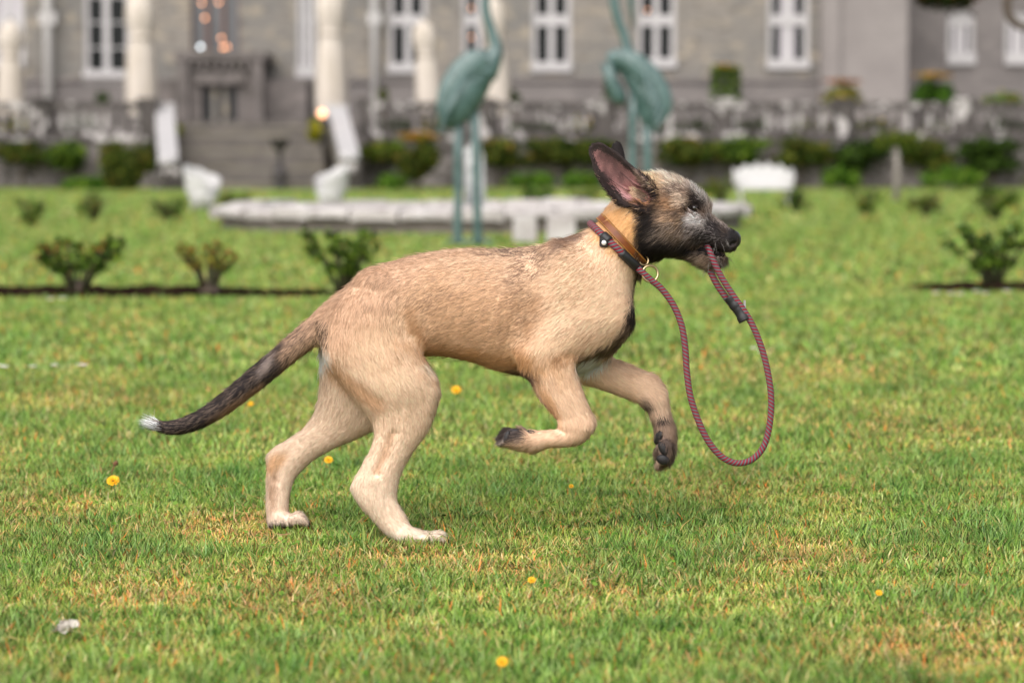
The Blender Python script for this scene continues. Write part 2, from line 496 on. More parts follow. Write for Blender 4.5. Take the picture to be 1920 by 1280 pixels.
def window(px0, px1, py0, py1, Y, mode=0, blind=True, sill=18):
    """px of the white frame's outer edges; the head may lie above the picture"""
    a, b = at(px0, py1, Y), at(px1, py0, Y)
    x0, x1, z0, z1 = a.x, b.x, a.z, b.z
    s = Y / F_PX
    f = MB()
    d = 0.14
    t = 9 * s
    zs0 = z0 + sill * s
    for c, sz in ((((x0 + x1) / 2, Y + d, z1 - t / 2), (x1 - x0, .1, t)),
                  ((x0 + t / 2, Y + d, (z0 + z1) / 2), (t, .1, z1 - z0)), ((x1 - t / 2, Y + d, (z0 + z1) / 2), (t, .1, z1 - z0))):
        f.box(c, sz)
    o = f.build("window", M_FRAME, castle)
    MB().box(((x0 + x1) / 2, Y - .02, z0 + sill * s * .5), (x1 - x0 + .04, .34, sill * s)).build("sill", M_FRAME, o)
    w = x1 - x0 - 2 * t
    bars = MB()
    if mode == 0:        # sash: thick meeting rail, two vertical bars
        zr = at(0, 38, Y).z
        MB().box(((x0 + x1) / 2, Y + d + .03, zr), (w, .07, 20 * s)).build("meeting_rail", M_FRAME, o)
        bars.box((x0 + t + w * .5, Y + d + .045, (zs0 + z1) / 2), (11 * s, .04, z1 - zs0))
    else:
        for k in (.47,): bars.box((x0 + t + w * k, Y + d + .045, (zs0 + z1) / 2), (12 * s, .04, z1 - zs0))
        for zz in np.arange(zs0 + .75, z1, .85): bars.box(((x0 + x1) / 2, Y + d + .047, zz), (w, .03, 3 * s))
    bars.build("glazing_bar", M_FRAME, o)
    MB().box(((x0 + x1) / 2, Y + d + .09, (zs0 + z1) / 2), (w, .02, z1 - zs0)).build("pane", M_GLASS, o)
    if blind:
        MB().box((x0 + t + w * .5, Y + d + .07, (zs0 + z1) / 2), (w * blind, .012, z1 - zs0)).build("curtain", M_BLIND, o)
    return (x0, x1, z0, z1)

holes = [window(-15, 44, -70, 130, 82), window(158, 242, -80, 158, 82, 1, False, 26), window(556, 592, -80, 150, 82, 1, False, 24),
         window(728, 800, -80, 137, 82, 0, False), window(866, 930, -80, 135, 82, 0, False), window(997, 1071, -80, 135, 82, 0, False),
         window(1194, 1268, -80, 128, 82, 0, False), window(1438, 1518, -60, 130, 82, 0, .45)]
# tall stair window above the porch
a, b = at(358, 95, 82), at(448, -90, 82)
holes.append((a.x, b.x, a.z, b.z))
f = MB()
for k in range(4):
    f.box((a.x + (b.x - a.x) * k / 3, 82.2, (a.z + b.z) / 2), (.11, .14, b.z - a.z))
f.box(((a.x + b.x) / 2, 82.2, b.z - .06), (b.x - a.x, .142, .12))
hw = f.build("hall_window", mat("brown_window_stone", (0.13, 0.075, 0.06), rough=0.8), castle)
MB().box(((a.x + b.x) / 2, 82.28, (a.z + b.z) / 2), (b.x - a.x, .02, b.z - a.z)).build("pane", mat("grey_leaded_glass", (0.11, 0.11, 0.115), rough=0.2), hw)
xA, xT0, xT1 = -45.0, at(1540, 0, 81.5).x, at(1702, 0, 81.5).x
ZT = 13.0
facade("main_wall", xA, xT0 + .05, TZ - .1, ZT, 82.0, holes, M_STONE, castle)
zc = at(0, 150, 82).z
MB().box(((xA + xT0) / 2, 81.93, TZ + (zc - TZ) / 2 - .1), (xT0 - xA, .16, zc - TZ)).build("base_course", M_STONE_D if False else M_STONE_G, castle)
MB().box(((xA + xT0) / 2, 81.9, zc + .0), (xT0 - xA, .3, .16)).build("string_course", M_STONE_G, castle)
MB().box(((xT0 + xT1) / 2, 84.5, (TZ + ZT) / 2 + .8), (xT1 - xT0, 6.2, ZT - TZ + 1.6)).build("tower", M_STONE_P, castle)
MB().box((xT0 + .35, 81.34, (TZ + ZT) / 2), (.5, .16, ZT - TZ)).build("buttress", M_STONE_P, castle)
holesR = [window(1776, 1828, 22, 122, 84.5, 0, .7, 22), window(1884, 1936, 22, 122, 84.5, 0, .7, 22)]
facade("side_wing_wall", xT1 - .05, 45.0, TZ - .1, ZT - 2, 84.5, holesR, M_STONE_G, castle)
for k in range(int((xT0 - xA) / 1.7)):
    MB().box((xA + .8 + k * 1.7, 82.25, ZT + .4), (.95, .5, .8)).build("merlon", M_STONE, castle)
MB().add([(xA, 82.5, ZT), (45, 82.5, ZT), (45, 92, ZT + 4.5), (xA, 92, ZT + 4.5), (xA, 101, ZT), (45, 101, ZT)], [(0, 1, 2, 3), (3, 2, 5, 4)]).build("roof", M_ROOF, castle)
MB().box(((xA + 45) / 2, 100.5, ZT / 2), (45 - xA, .4, ZT)).build("rear_wall", M_STONE_G, castle)
for px, w in ((92, .32), (703, .26)):
    p = at(px, 205, 81.6)
    o = MB().tube([(p.x, 81.62, TZ), (p.x, 81.62, ZT)], w / 2, 10).build("drainpipe", M_PIPE, castle)
    MB().box((p.x, 81.66, at(0, 35, 81.6).z), (w * 1.7, .26, .4)).build("hopper", M_PIPE, o)

# porch with dark door
pY = 79.2
def pbox(name, px0, px1, py0, py1, y0, y1, m, parent, **k):
    a, b = at(px0, py1, y0), at(px1, py0, y0)
    return MB().box(((a.x + b.x) / 2, (y0 + y1) / 2, (a.z + b.z) / 2), (b.x - a.x, y1 - y0, b.z - a.z), **k).build(name, m, parent)
a, b = at(378, 228, pY), at(444, 163, pY)
pl, pr, ptop = at(342, 0, pY).x, at(484, 0, pY).x, at(0, 112, pY).z
porch = facade("porch", pl, pr, TZ, ptop, pY, [(a.x, b.x, a.z, b.z)], M_PORCH, castle, .35)
for x in (pl, pr):
    MB().add([(x, pY, TZ), (x, 82, TZ), (x, 82, ptop), (x, pY, ptop)], [(0, 1, 2, 3)]).build("side_wall", M_PORCH, porch)
pbox("cornice", 326, 497, 97, 113, pY - .3, 82, M_PORCH, porch)
for k in range(9):
    pbox("corbel", 346 + k * 15.5, 354 + k * 15.5, 113, 128, pY - .22, pY - .003, M_STONE_D, porch)
pbox("lintel", 362, 460, 138, 158, pY - .16, pY - .004, M_PORCH, porch)
for p0, p1 in ((334, 352), (474, 492)):
    pbox("pier", p0, p1, 113.5, 236, pY - .25, pY + .35, M_PORCH, porch)
dr = MB().box(((a.x + b.x) / 2, pY + .33, (a.z + b.z) / 2), (b.x - a.x, .06, b.z - a.z)).build("door", mat("dark_door", (0.022, 0.022, 0.024), rough=.4), porch)
for k in (.345, .655):
    MB().box((a.x + (b.x - a.x) * k, pY + .2, (a.z + b.z) / 2), (.17, .14, b.z - a.z)).build("mullion", M_STONE, dr)
for p0, p1, y0, y1 in ((330, 250, 0, 0),):
    pass
pbox("wing_wall", 494, 575, 150, 232, 79.6, 81.8, M_PORCH, porch)
pbox("wing_wall", 292, 333, 150, 232, 79.6, 81.8, M_PORCH, porch)

# lights
sl = empty("string_lights", at(400, 60, 81.4)); tag(sl, "warm bulbs strung in front of the tall window above the porch", "lights")
pts = []
for px, py in ((378, 6), (410, 5), (384, 34), (415, 72), (426, 88), (418, 90)):
    p = at(px, py, 81.4); pts.append(p)
    MB().ball(p, .05, 10, 8).build("bulb", M_BULB, sl)
p = at(376, 88, 81.4); pts.append(p)
MB().ball(p, .06, 10, 8).build("bulb", M_BULBW, sl)
pts.sort(key=lambda q: -q.z)
MB().tube([pts[0] + Vector((0, 0, 1.6))] + [q + Vector((0, .03, .06)) for q in pts], .008, 5).build("cable", M_POLE, sl)
wl = empty("terrace_lamp", at(604, 250, 68.6)); tag(wl, "small lit orange lamp on a post next to the leaning white stair parapet", "lamp")
p = at(604, 213, 68.6)
MB().ball(p, .11, 12, 8).build("bulb", M_BULB, wl)
MB().tube([(p.x, p.y, .3), (p.x, p.y, p.z - .07)], .025, 8).build("post", M_POLE, wl)
for px, py, lab in ((884, 16, "warm lamp glowing in the upper sash of the window behind the left heron"), (884, 70, "warm lamp glowing in the lower sash of the window behind the left heron"),
                    (1214, 20, "warm lamp glowing in the window beside the right heron's neck")):
    r = empty("window_lamp", at(px, py, 81.96)); tag(r, lab, "lamp", "lamps in the castle windows")
    p = at(px, py, 82.0)
    MB().ball(p, .035, 10, 8).build("bulb", M_BULB, r)
    MB().lathe((p.x, p.y, p.z - .12), [(.05, 0), (.05, .02), (.015, .03), (.015, .09)], 8).build("holder", M_POLE, r)

# ------------------------------------------------------------------ foliage builders
def leaf_cloud(C, R, n, size, cols, shell=0.35, squash=0.0, up=0.3, seed=0):
    """C (k,3) centres, R (k,3) radii: n leaf quads through the volumes -> verts, faces, colours"""
    r = np.random.default_rng(seed)
    C = np.asarray(C, dtype=float).reshape(-1, 3); R = np.asarray(R, dtype=float).reshape(-1, 3)
    wt = np.prod(R, axis=1) ** (2 / 3); k = r.choice(len(C), size=n, p=wt / wt.sum())
    d = r.normal(size=(n, 3)); d /= np.linalg.norm(d, axis=1)[:, None]
    rad = shell + (1 - shell) * r.random(n) ** 0.5
    rad *= 0.86 + 0.22 * np.sin(d[:, 0] * 5 + k) * np.sin(d[:, 2] * 4 + 2 * k)
    P = C[k] + d * R[k] * rad[:, None]
    nn = d + r.normal(size=(n, 3)) * 0.7 + np.array([0, 0, up]); nn /= np.linalg.norm(nn, axis=1)[:, None]
    t = np.cross(nn, r.normal(size=(n, 3))); t /= np.linalg.norm(t, axis=1)[:, None]
    b = np.cross(nn, t)
    L = size * (0.6 + 0.8 * r.random(n))[:, None]
    V = np.stack([P - t * L, P - b * L * .5, P + t * L, P + b * L * .5], axis=1).reshape(-1, 3)
    cols = np.asarray(cols, dtype=float)
    c = cols[r.integers(0, len(cols), n)] * (0.75 + 0.5 * r.random((n, 1)))
    return V, np.arange(4 * n), np.full(n, 4), np.repeat(lin_np(np.clip(c, 2, 250)), 4, axis=0)

def leaf_part(name, parent, *a, **k):
    V, f, lt, c = leaf_cloud(*a, **k)
    o = link_mesh(name, np_mesh(name, V, f, lt, colors=c, smooth=False), M_LEAF, parent)
    tag(o, kind="stuff")
    return o

G_DARK = [(38, 56, 18), (50, 70, 20), (30, 44, 16), (62, 82, 26)]
G_MID = [(76, 100, 30), (92, 116, 38), (60, 84, 26), (108, 126, 44)]
G_YEL = [(112, 118, 44), (130, 124, 48), (92, 104, 40), (146, 120, 56)]
G_OLIVE = [(78, 84, 30), (92, 94, 34), (62, 70, 26), (104, 88, 40)]
G_LIVE = [(56, 96, 24), (72, 110, 28), (48, 84, 22), (84, 118, 36)]
_seed = [100]
def rose(px, py, wpx, hpx, cols, label, leaves=700, open_=0.5, stump=False, tips=None, group="rose bushes in the lawn"):
    g = ground_at(px, py); s = g.y / F_PX
    W, H = wpx * s / 2, hpx * s
    _seed[0] += 1; random.seed(_seed[0])
    r = empty("rose_bush", g); tag(r, label, "rose bush", group)
    st_ = MB(); C, R = [], []
    n = 13
    for k in range(n):
        a = 2 * math.pi * k / n + random.uniform(-.3, .3); e = random.uniform(.45, 1.0)
        tip = g + Vector((math.cos(a) * W * e, math.sin(a) * W * e * .8, H * random.uniform(.68, 1.0)))
        mid = g + Vector((math.cos(a) * W * e * .4, math.sin(a) * W * e * .35, H * .42))
        st_.tube([g + Vector((math.cos(a) * .03, math.sin(a) * .03, 0)), mid, tip], [.014, .009, .004], 6)
        for t in (open_, .75, 1.0):
            q = mid.lerp(tip, (t - .4) / .6) if t > .4 else mid
            C.append(q + Vector((random.uniform(-.06, .06) * W, 0, 0))); R.append((W * .17, W * .17, H * .12))
    far_ = py < 470
    if far_:                                 # low rounded bush
        C, R = [], []
        for k in range(16):
            a = random.uniform(0, 6.28); e = random.random() ** .5
            C.append(g + Vector((math.cos(a) * W * .72 * e, math.sin(a) * W * .6 * e, H * random.uniform(.22, .8)))); R.append((W * .3, W * .3, H * .2))
    st_.build("stem", M_STEM, r)
    if stump:
        MB().ball((g.x, g.y, .03), (.06, .06, .07), 10, 6, .15).build("stump", M_BARK, r)
    leaf_part("foliage", r, C, R, leaves, max(.018, W * .075), cols, shell=.1, seed=_seed[0])
    if tips:
        leaf_part("young_shoots", r, [c for c in C[2::3]], [(W * .16, W * .16, H * .1)] * n, leaves // 6, max(.016, W * .05), tips, shell=.1, seed=_seed[0] + 500)
    return r
RED = [(140, 84, 60), (160, 110, 60), (120, 90, 50)]
rose(145, 556, 215, 104, G_DARK + G_MID, "spreading dark green rose bush at the end of the soil bed, with red shoots", 800, .55, True, RED)
rose(392, 556, 140, 104, G_YEL + G_OLIVE, "thin yellowish rose bush with a brown stump in the soil bed", 420, .6, True, RED)
rose(645, 556, 165, 124, G_DARK + G_MID, "dense green rose bush just behind the dog's rump", 1100, .4)
rose(1860, 541, 200, 116, G_MID + G_DARK, "leafy rose bush in the dark soil bed behind the hanging lead", 1000, .4, False, [(96, 120, 70), (110, 134, 84)])
rose(60, 424, 84, 58, G_DARK + G_MID, "small dark rose bush on the lawn before the terrace wall, farthest from the stairs", 500)
rose(176, 414, 74, 60, G_DARK + G_OLIVE, "small dark rose bush, second of the row in front of the terrace wall", 500)
rose(315, 412, 88, 46, G_DARK + G_MID, "low rose bush in front of the stair parapet", 500)
rose(440, 395, 84, 36, G_OLIVE + G_MID, "low olive rose bush in front of the garden stairs", 400)
rose(1492, 398, 74, 48, G_DARK, "round dark rose bush beneath the white bench", 600, .35)
rose(1622, 402, 84, 54, G_DARK + G_MID, "dark twin-topped rose bush just left of the standard rose", 500)
rose(1738, 406, 90, 50, G_DARK + G_OLIVE, "olive rose bush just right of the standard rose", 450)
rose(1866, 412, 120, 68, G_MID + G_DARK, "wide rose bush at the right end of its row", 600)
rose(1350, 382, 100, 56, G_OLIVE + G_MID, "pale olive rose bush behind the dog's forehead", 500)
rose(1005, 384, 88, 34, G_DARK + G_LIVE, "low dark rose bush behind the fountain basin", 500)
rose(1100, 384, 84, 30, G_OLIVE + G_MID, "low olive rose bush behind the fountain basin near the dog's ear", 400)

def shrub(name, px, py0, py1, wpx, Y, cols, label, base_z=0.0, leaves=900, shape="ball", cat="shrub", tips=None, trunk=True, size=.06, group=None):
    """clipped or loose shrub whose crown spans py0..py1"""
    s = Y / F_PX
    top, bot = at(px, py0, Y), at(px, py1, Y)
    H = top.z - bot.z; W = wpx * s / 2
    _seed[0] += 1; random.seed(_seed[0])
    r = empty(name, (top.x, Y, base_z)); tag(r, label, cat, group)
    if trunk:
        MB().tube([(top.x, Y, base_z), (top.x + .02, Y, bot.z + H * .4)], [.05, .03], 8).build("trunk", M_BARK, r)
    c = Vector((top.x, Y, (top.z + bot.z) / 2))
    C, R = [], []
    if shape == "ball":
        for k in range(9):
            d = Vector((random.gauss(0, 1), random.gauss(0, 1), random.gauss(0, 1))).normalized()
            C.append(c + Vector((d.x * W * .5, d.y * W * .5, d.z * H * .26))); R.append((W * .5, W * .5, H * .27))
    elif shape == "dome":
        for k in range(10):
            a = random.uniform(0, 6.28); e = random.random() ** .5
            C.append(Vector((c.x + math.cos(a) * W * .6 * e, Y + math.sin(a) * W * .6 * e, bot.z + H * .5 * (1 - .6 * e)))); R.append((W * .42, W * .42, H * .5))
    else:
        for i in (-1, 0, 1):
            for j in (-1, 1):
                for k in range(4): C.append(Vector((c.x + i * W * .6, Y + j * W * .4, bot.z + H * (.14 + .24 * k)))); R.append((W * .38, W * .4, H * .15))
    leaf_part("crown", r, C, R, leaves, size, cols, shell=.3, seed=_seed[0])
    if tips:
        leaf_part("new_growth", r, [(c.x, Y, top.z - H * .06)], [(W * .8, W * .6, H * .09)], leaves // 5, size, tips, shell=.1, seed=_seed[0] + 700)
    return r
ORG = [(150, 110, 40), (170, 120, 50), (130, 116, 44)]
shrub("clipped_shrub", 240, 240, 366, 118, 63, G_DARK + G_OLIVE, "dark clipped shrub standing before the terrace wall left of the stairs", 0, 5000, "ball", size=.085)
shrub("leafy_shrub", 785, 250, 345, 100, 60, G_DARK + G_OLIVE, "bushy dark shrub on a short trunk behind the left heron's legs", 0, 3600, "ball", size=.075, tips=ORG)
shrub("box_topiary", 1361, 122, 196, 62, 74, G_DARK + G_MID, "square clipped topiary with orange tips on the terrace", TZ, 1600, "box", "topiary", ORG, size=.07)
shrub("terrace_bush", 1580, 150, 198, 96, 74, G_OLIVE + G_YEL, "loose reddish-green bush on the terrace at the tower's foot", TZ, 1100, "dome", "bush", RED, False, .08)
shrub("dome_topiary", 1750, 138, 194, 98, 74, G_LIVE + G_DARK, "large domed green topiary on the terrace below the side wing window", TZ, 2000, "dome", "topiary", ORG, False, .07)
shrub("dome_topiary", 1885, 168, 200, 100, 74, G_LIVE + G_YEL, "lower domed topiary on the terrace at the end of the side wing", TZ, 1300, "dome", "topiary", None, False, .07)
shrub("potted_plant", 192, 168, 200, 32, 74, G_DARK, "small dark round plant on the terrace under the tall left window", TZ, 500, "ball", "plant", size=.05)
shrub("potted_plant", 965, 165, 200, 26, 74, G_DARK, "small dark plant on the terrace right of the cream parasols", TZ, 500, "ball", "plant", size=.05)
shrub("potted_plant", 718, 165, 198, 24, 74, G_DARK + G_OLIVE, "small dark plant on the terrace by the grey drainpipe", TZ, 400, "ball", "plant", size=.05)
shrub("potted_plant", 1143, 150, 200, 30, 74, G_DARK, "dark narrow plant on the terrace behind the right heron's wing", TZ, 500, "ball", "plant", size=.05)
shrub("yellow_shrub", 593, 220, 268, 50, 69.5, [(140, 134, 30), (156, 146, 36), (110, 116, 30)], "bright yellow-green shrub beside the stairs under the orange lamp", 0, 700, "ball", size=.07)
shrub("yellow_shrub", 330, 225, 262, 26, 69.4, [(128, 130, 30), (110, 116, 30)], "small yellow-green shrub tucked behind the left stair parapet", 0, 400, "ball", size=.06)
# plants growing on and below the retaining wall
plants = [(40, 262, 300, 90, G_OLIVE + G_DARK, "olive creeper over the left end of the terrace wall"),
          (122, 258, 312, 70, G_MID + G_DARK, "bright green clump hanging on the left terrace wall"),
          (720, 262, 300, 90, G_OLIVE + G_MID, "olive creeper on the terrace wall between parapet and left heron"),
          (935, 258, 306, 110, G_DARK + G_OLIVE, "dark creeper on the terrace wall between the two herons"),
          (1035, 258, 300, 110, G_DARK + G_OLIVE, "dark green creeper on the wall left of the right heron"),
          (1120, 258, 300, 90, G_DARK + G_OLIVE, "dark creeper on the wall above the dog's ear"),
          (1290, 254, 305, 120, G_OLIVE + G_DARK, "olive creeper on the wall below the box topiary"),
          (1395, 254, 300, 110, G_DARK + G_MID, "dark creeper on the wall above the white bench"),
          (1500, 254, 310, 110, G_OLIVE + G_DARK, "green creeper on the wall below the reddish bush"),
          (1615, 258, 320, 100, G_DARK, "very dark creeper on the wall left of the standard rose"),
          (1745, 256, 312, 110, G_DARK + G_OLIVE, "dark creeper on the wall below the large domed topiary"),
          (1860, 256, 318, 120, G_DARK, "very dark creeper at the right end of the wall")]
for px, y0, y1, w, cols, lab in plants:
    shrub("wall_creeper", px, y0, y1 + 8, w * 1.35, 69.5, cols, lab, 0, 1500, "ball", "creeper", None, True, .1, "creepers along the terrace wall")
for px, y0, y1, w, lab in ((160, 326, 356, 130, "bright grassy clump at the foot of the left terrace wall"), (740, 322, 352, 110, "bright green clump at the foot of the wall behind the basin"),
                      (1000, 318, 345, 120, "bright green clump below the wall right of the left heron"), (1090, 318, 345, 90, "bright green clump below the wall at the dog's ear"),
                      (1575, 305, 345, 90, "green clump at the wall's foot left of the standard rose"),
                      (1430, 330, 358, 70, "small green clump behind the white bench"), (1790, 305, 345, 150, "bright green clump at the wall's foot right of the standard rose")):
    shrub("perennial_clump", px, y0, y1, w, 65.5, G_LIVE + G_MID, lab, 0, 800, "dome", "plant", None, False, .09, "green clumps below the terrace wall")
# standard rose
g = ground_at(1680, 378); s = g.y / F_PX
r = empty("standard_rose", g); tag(r, "standard rose tree with pale stem and round head before the terrace wall", "rose tree")
MB().tube([g, (g.x + .02, g.y, .5), (g.x - .01, g.y, at(1680, 275, g.y).z)], [.07, .06, .05], 10).build("trunk", mat("pale_bark", (0.25, 0.225, 0.2), rough=.9, noise=[(9, (.12, .1, .085), .5, .7)]), r)
c = at(1682, 263, g.y)
leaf_part("crown", r, [c, c + Vector((.22, 0, .02)), c + Vector((-.22, .1, 0))], [(.28, .25, .2)] * 3, 800, .045, G_OLIVE + G_MID, shell=.1, seed=9)

# low planting on the terrace, seen between the balusters
for px, w, cols, lab in ((40, 110, G_YEL, "low yellow-green shrub behind the balustrade below the leftmost parasol"), (150, 110, G_DARK, "low dark shrub behind the balustrade below the tall left window"),
                         (740, 120, G_DARK, "low dark shrub behind the balustrade right of the stairs"), (815, 110, G_YEL + G_OLIVE, "low yellowish shrub behind the balustrade below the tilted parasol"),
                         (1000, 120, G_DARK, "low dark shrub behind the balustrade between the herons"), (1090, 110, G_YEL, "low yellow-green shrub behind the balustrade left of the right heron"),
                         (1290, 130, G_DARK, "low dark shrub behind the balustrade right of the right heron"), (1420, 130, G_DARK, "low dark shrub behind the balustrade right of the square topiary"),
                         (1520, 110, G_OLIVE, "low olive shrub behind the balustrade below the last sash window"), (1640, 120, G_YEL + G_DARK, "low mixed shrub behind the balustrade at the tower's corner"),
                         (1770, 130, G_DARK + G_OLIVE, "low dark shrub behind the balustrade below the large domed topiary"), (1890, 130, G_DARK, "low very dark shrub behind the balustrade at its far right end")):
    shrub("low_border_shrub", px, 212, 258, w, 71.6, cols, lab, TZ - .06, 700, "dome", "shrub", None, False, .08, "low shrubs behind the balustrade")
# ------------------------------------------------------------------ parasols on the terrace
def parasol(px, py0, py1, wpx, label, lean=0.0, Y=74.0):
    s = Y / F_PX
    a, b = at(px, py1, Y), at(px + lean, py0, Y)
    H = b.z - a.z; W = wpx * s / 2
    r = empty("closed_parasol", (a.x, Y, TZ)); tag(r, label, "parasol", "folded cream parasols on the terrace")
    MB().tube([(a.x, Y, TZ), (a.x, Y, a.z + .2), (b.x, Y, b.z + .12)], .035, 8).build("pole", M_POLE, r)
    MB().box((a.x, Y, TZ + .05), (.7, .7, .1)).build("base", M_STONE_D, r)
    n, rows = 24, 14
    vs_, fs_ = [], []
    for i in range(rows + 1):
        t = i / rows
        rad = W * (1.0 - .10 * t - .25 * math.exp(-((t - .62) / .07) ** 2) + .05 * math.sin(t * 9)) * (1 if t < .8 else math.sqrt(max(0.02, 1 - ((t - .8) / .2) ** 2)) )
        for k in range(n):
            q = 2 * math.pi * k / n
            rr = rad * (1 + .16 * math.cos(q * 8)) * (1 - (.06 if i == 0 and k % 3 else 0))
            vs_.append((a.x + (b.x - a.x) * t + rr * math.cos(q), Y + rr * math.sin(q), a.z + H * t))
    for i in range(rows):
        for k in range(n):
            k2 = (k + 1) % n
            fs_.append((i * n + k, i * n + k2, (i + 1) * n + k2, (i + 1) * n + k))
    fs_.append(tuple(rows * n + k for k in range(n)))
    c = MB().add(vs_, fs_, True).build("canopy", M_CREAM, r)
    tt = .62; z = a.z + H * tt
    MB().lathe((a.x + (b.x - a.x) * tt, Y, z - .06), [(W * .82, 0), (W * .84, .06), (W * .82, .12)], 16).build("tie", M_CREAM, c)
parasol(20, 38, 216, 44, "folded cream parasol at the left end of the terrace")
parasol(266, -20, 216, 52, "folded cream parasol just left of the stair parapet", -4)
parasol(622, -30, 216, 52, "folded cream parasol right of the stairs, above the leaning white parapet", -3)
parasol(806, 38, 210, 42, "folded cream parasol tilted before a window, left of the left heron", -12)
parasol(934, -8, 216, 44, "folded cream parasol partly hidden behind the left heron", -10)

# ------------------------------------------------------------------ white garden furniture
def white_chair(px, py, flip, label, spx=74):
    g = ground_at(px, py)
    r = empty("garden_chair", g); tag(r, label, "chair", "white garden chairs before the stairs")
    f = -1 if flip else 1
    x, y = g.x, g.y
    seat = MB().lathe((x, y, .38), [(.05, 0), (.30, .01), (.31, .05), (.28, .08)], 18).build("seat", M_WHITE, r)
    # a shell-shaped back that wraps round to lower arms
    vs_, fs_ = [], []
    N, Mv = 22, 7
    for i in range(N + 1):
        a = -2.3 + 4.6 * i / N
        h = .22 + .30 * (0.5 + 0.5 * math.cos(a)) ** 1.2 + .02 * math.cos(a * 7)
        for j in range(Mv + 1):
            t = j / Mv
            rr = .30 + .05 * t
            ang = a + (math.pi * .86 if f > 0 else math.pi * .14)
            for off in (0, .03):
                vs_.append((x + (rr + off) * math.cos(ang), y + (rr + off) * math.sin(ang) * .9, .36 + h * t))
    K = (Mv + 1) * 2
    for i in range(N):
        for j in range(Mv):
            p = i * K + j * 2
            fs_ += [(p, p + 2, p + K + 2, p + K), (p + 1, p + K + 1, p + K + 3, p + 3)]
        p = i * K + Mv * 2
        fs_.append((p, p + 1, p + K + 1, p + K))
    MB().add(vs_, fs_, True).build("back", M_WHITE, r)
    MB().lathe((x, y, .06), [(.14, 0), (.2, .03), (.27, .2), (.3, .31)], 18).build("apron", M_WHITE, r)
    for dx, dy in ((.2, .2), (-.2, .2), (.2, -.2), (-.2, -.2)):
        MB().tube([(x + dx * 1.1, y + dy * 1.1, 0), (x + dx * .85, y + dy * .85, .15), (x + dx, y + dy, .3)], [.018, .015, .025], 6).build("leg", M_WHITE, r)
    for ch in r.children:
        for v in ch.data.vertices: v.co = g + (v.co - g) * .8      # CS = .8 of full garden-chair size
white_chair(381, 396, False, "white shell-backed garden chair before the stairs, by the left parapet")
white_chair(620, 392, True, "white shell-backed garden chair before the stairs, by the right parapet")
g = ground_at(1432, 386)
r = empty("garden_bench", g); tag(r, "white cast-iron garden bench with scalloped back before the terrace wall", "bench")
s = g.y / F_PX; Wb = 112 * s
zb, zt = at(0, 356, g.y).z, at(0, 303, g.y).z
vs_, fs_ = [], []
N = 48
for i in range(N + 1):
    t = i / N
    h = zt - .10 * abs(2 * t - 1) ** 2 - .085 * abs(math.sin(t * math.pi * 5)) * (1 if .02 < t < .98 else 0)
    lo_ = zb + .03 + .09 * abs(2 * t - 1) ** 2.5
    xx = g.x - Wb / 2 + Wb * t
    for yy in (g.y + .16, g.y + .2):
        vs_ += [(xx, yy, lo_), (xx, yy + .05, h)]
for i in range(N):
    p = i * 4
    fs_ += [(p, p + 4, p + 5, p + 1), (p + 2, p + 3, p + 7, p + 6), (p + 1, p + 5, p + 7, p + 3), (p, p + 2, p + 6, p + 4)]
MB().add(vs_, fs_).build("back", M_WHITE, r)
MB().box((g.x, g.y, zb + .04), (Wb * .92, .42, .07)).build("seat", M_WHITE, r)
for sx in (-1, 1):
    MB().tube([(g.x + sx * Wb * .47, g.y + .2, zb + .26), (g.x + sx * Wb * .49, g.y, zb + .28), (g.x + sx * Wb * .47, g.y - .2, zb + .22), (g.x + sx * Wb * .45, g.y - .2, zb + .05)], .022, 8).build("armrest", M_WHITE, r)
    for yy in (-.17, .17):
        MB().tube([(g.x + sx * Wb * .4, g.y + yy, 0), (g.x + sx * Wb * .38, g.y + yy * .9, zb * .5), (g.x + sx * Wb * .42, g.y + yy, zb + .02)], .018, 8).build("leg", M_WHITE, r)
# dark urn on a pedestal by the stairs
g = at(525, 356, 65.5)
r = empty("pedestal_urn", (g.x, 65.5, 0)); tag(r, "dark iron urn on a slim baluster pedestal at the foot of the stairs", "urn")
M_IRON = mat("dark_iron", (0.035, 0.03, 0.03), rough=.6, noise=[(8, (.07, .06, .055), .5, .7)])
MB().lathe((g.x, 65.5, 0), [(.2, 0), (.2, .06), (.14, .1), (.22, .3), (.24, .42), (.15, .55), (.08, .62), (.07, .95), (.1, 1.0)], 14).build("pedestal", M_IRON, r)
MB().lathe((g.x, 65.5, 1.0), [(.1, 0), (.12, .05), (.24, .22), (.3, .34), (.33, .36), (.29, .37)], 14).build("urn", M_IRON, r)

# ------------------------------------------------------------------ fountain basin
ctr = ground_at(896, 440); BX, BYc = ctr.x + .0, 28.6
RX, RY, BH = 3.05, 2.75, .27
bs = empty("fountain_basin", (BX, BYc, 0)); tag(bs, "low round fountain basin of pale stones on the lawn", "fountain")
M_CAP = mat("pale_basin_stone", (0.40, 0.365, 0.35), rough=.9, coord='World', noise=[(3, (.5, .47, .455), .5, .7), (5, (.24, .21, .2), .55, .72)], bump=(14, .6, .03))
M_BAS = mat("dark_basin_stone", (0.16, 0.135, 0.12), rough=.9, coord='World', noise=[(4, (.09, .075, .065), .45, .7)], bump=(14, .6, .03))  # darker stone of the basin wall below the pale caps
vs_, fs_ = [], []
N = 72
for k in range(N):
    a = 2 * math.pi * k / N
    for rr, z in ((0, 0), (0, BH - .1), (-.36, BH - .1), (-.36, 0)):
        vs_.append((BX + (RX + rr) * math.cos(a), BYc + (RY + rr) * math.sin(a), z))
for k in range(N):
    p, q = k * 4, ((k + 1) % N) * 4
    for i in range(3): fs_.append((p + i, q + i, q + i + 1, p + i + 1))
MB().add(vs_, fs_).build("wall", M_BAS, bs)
random.seed(21)
NS = 34
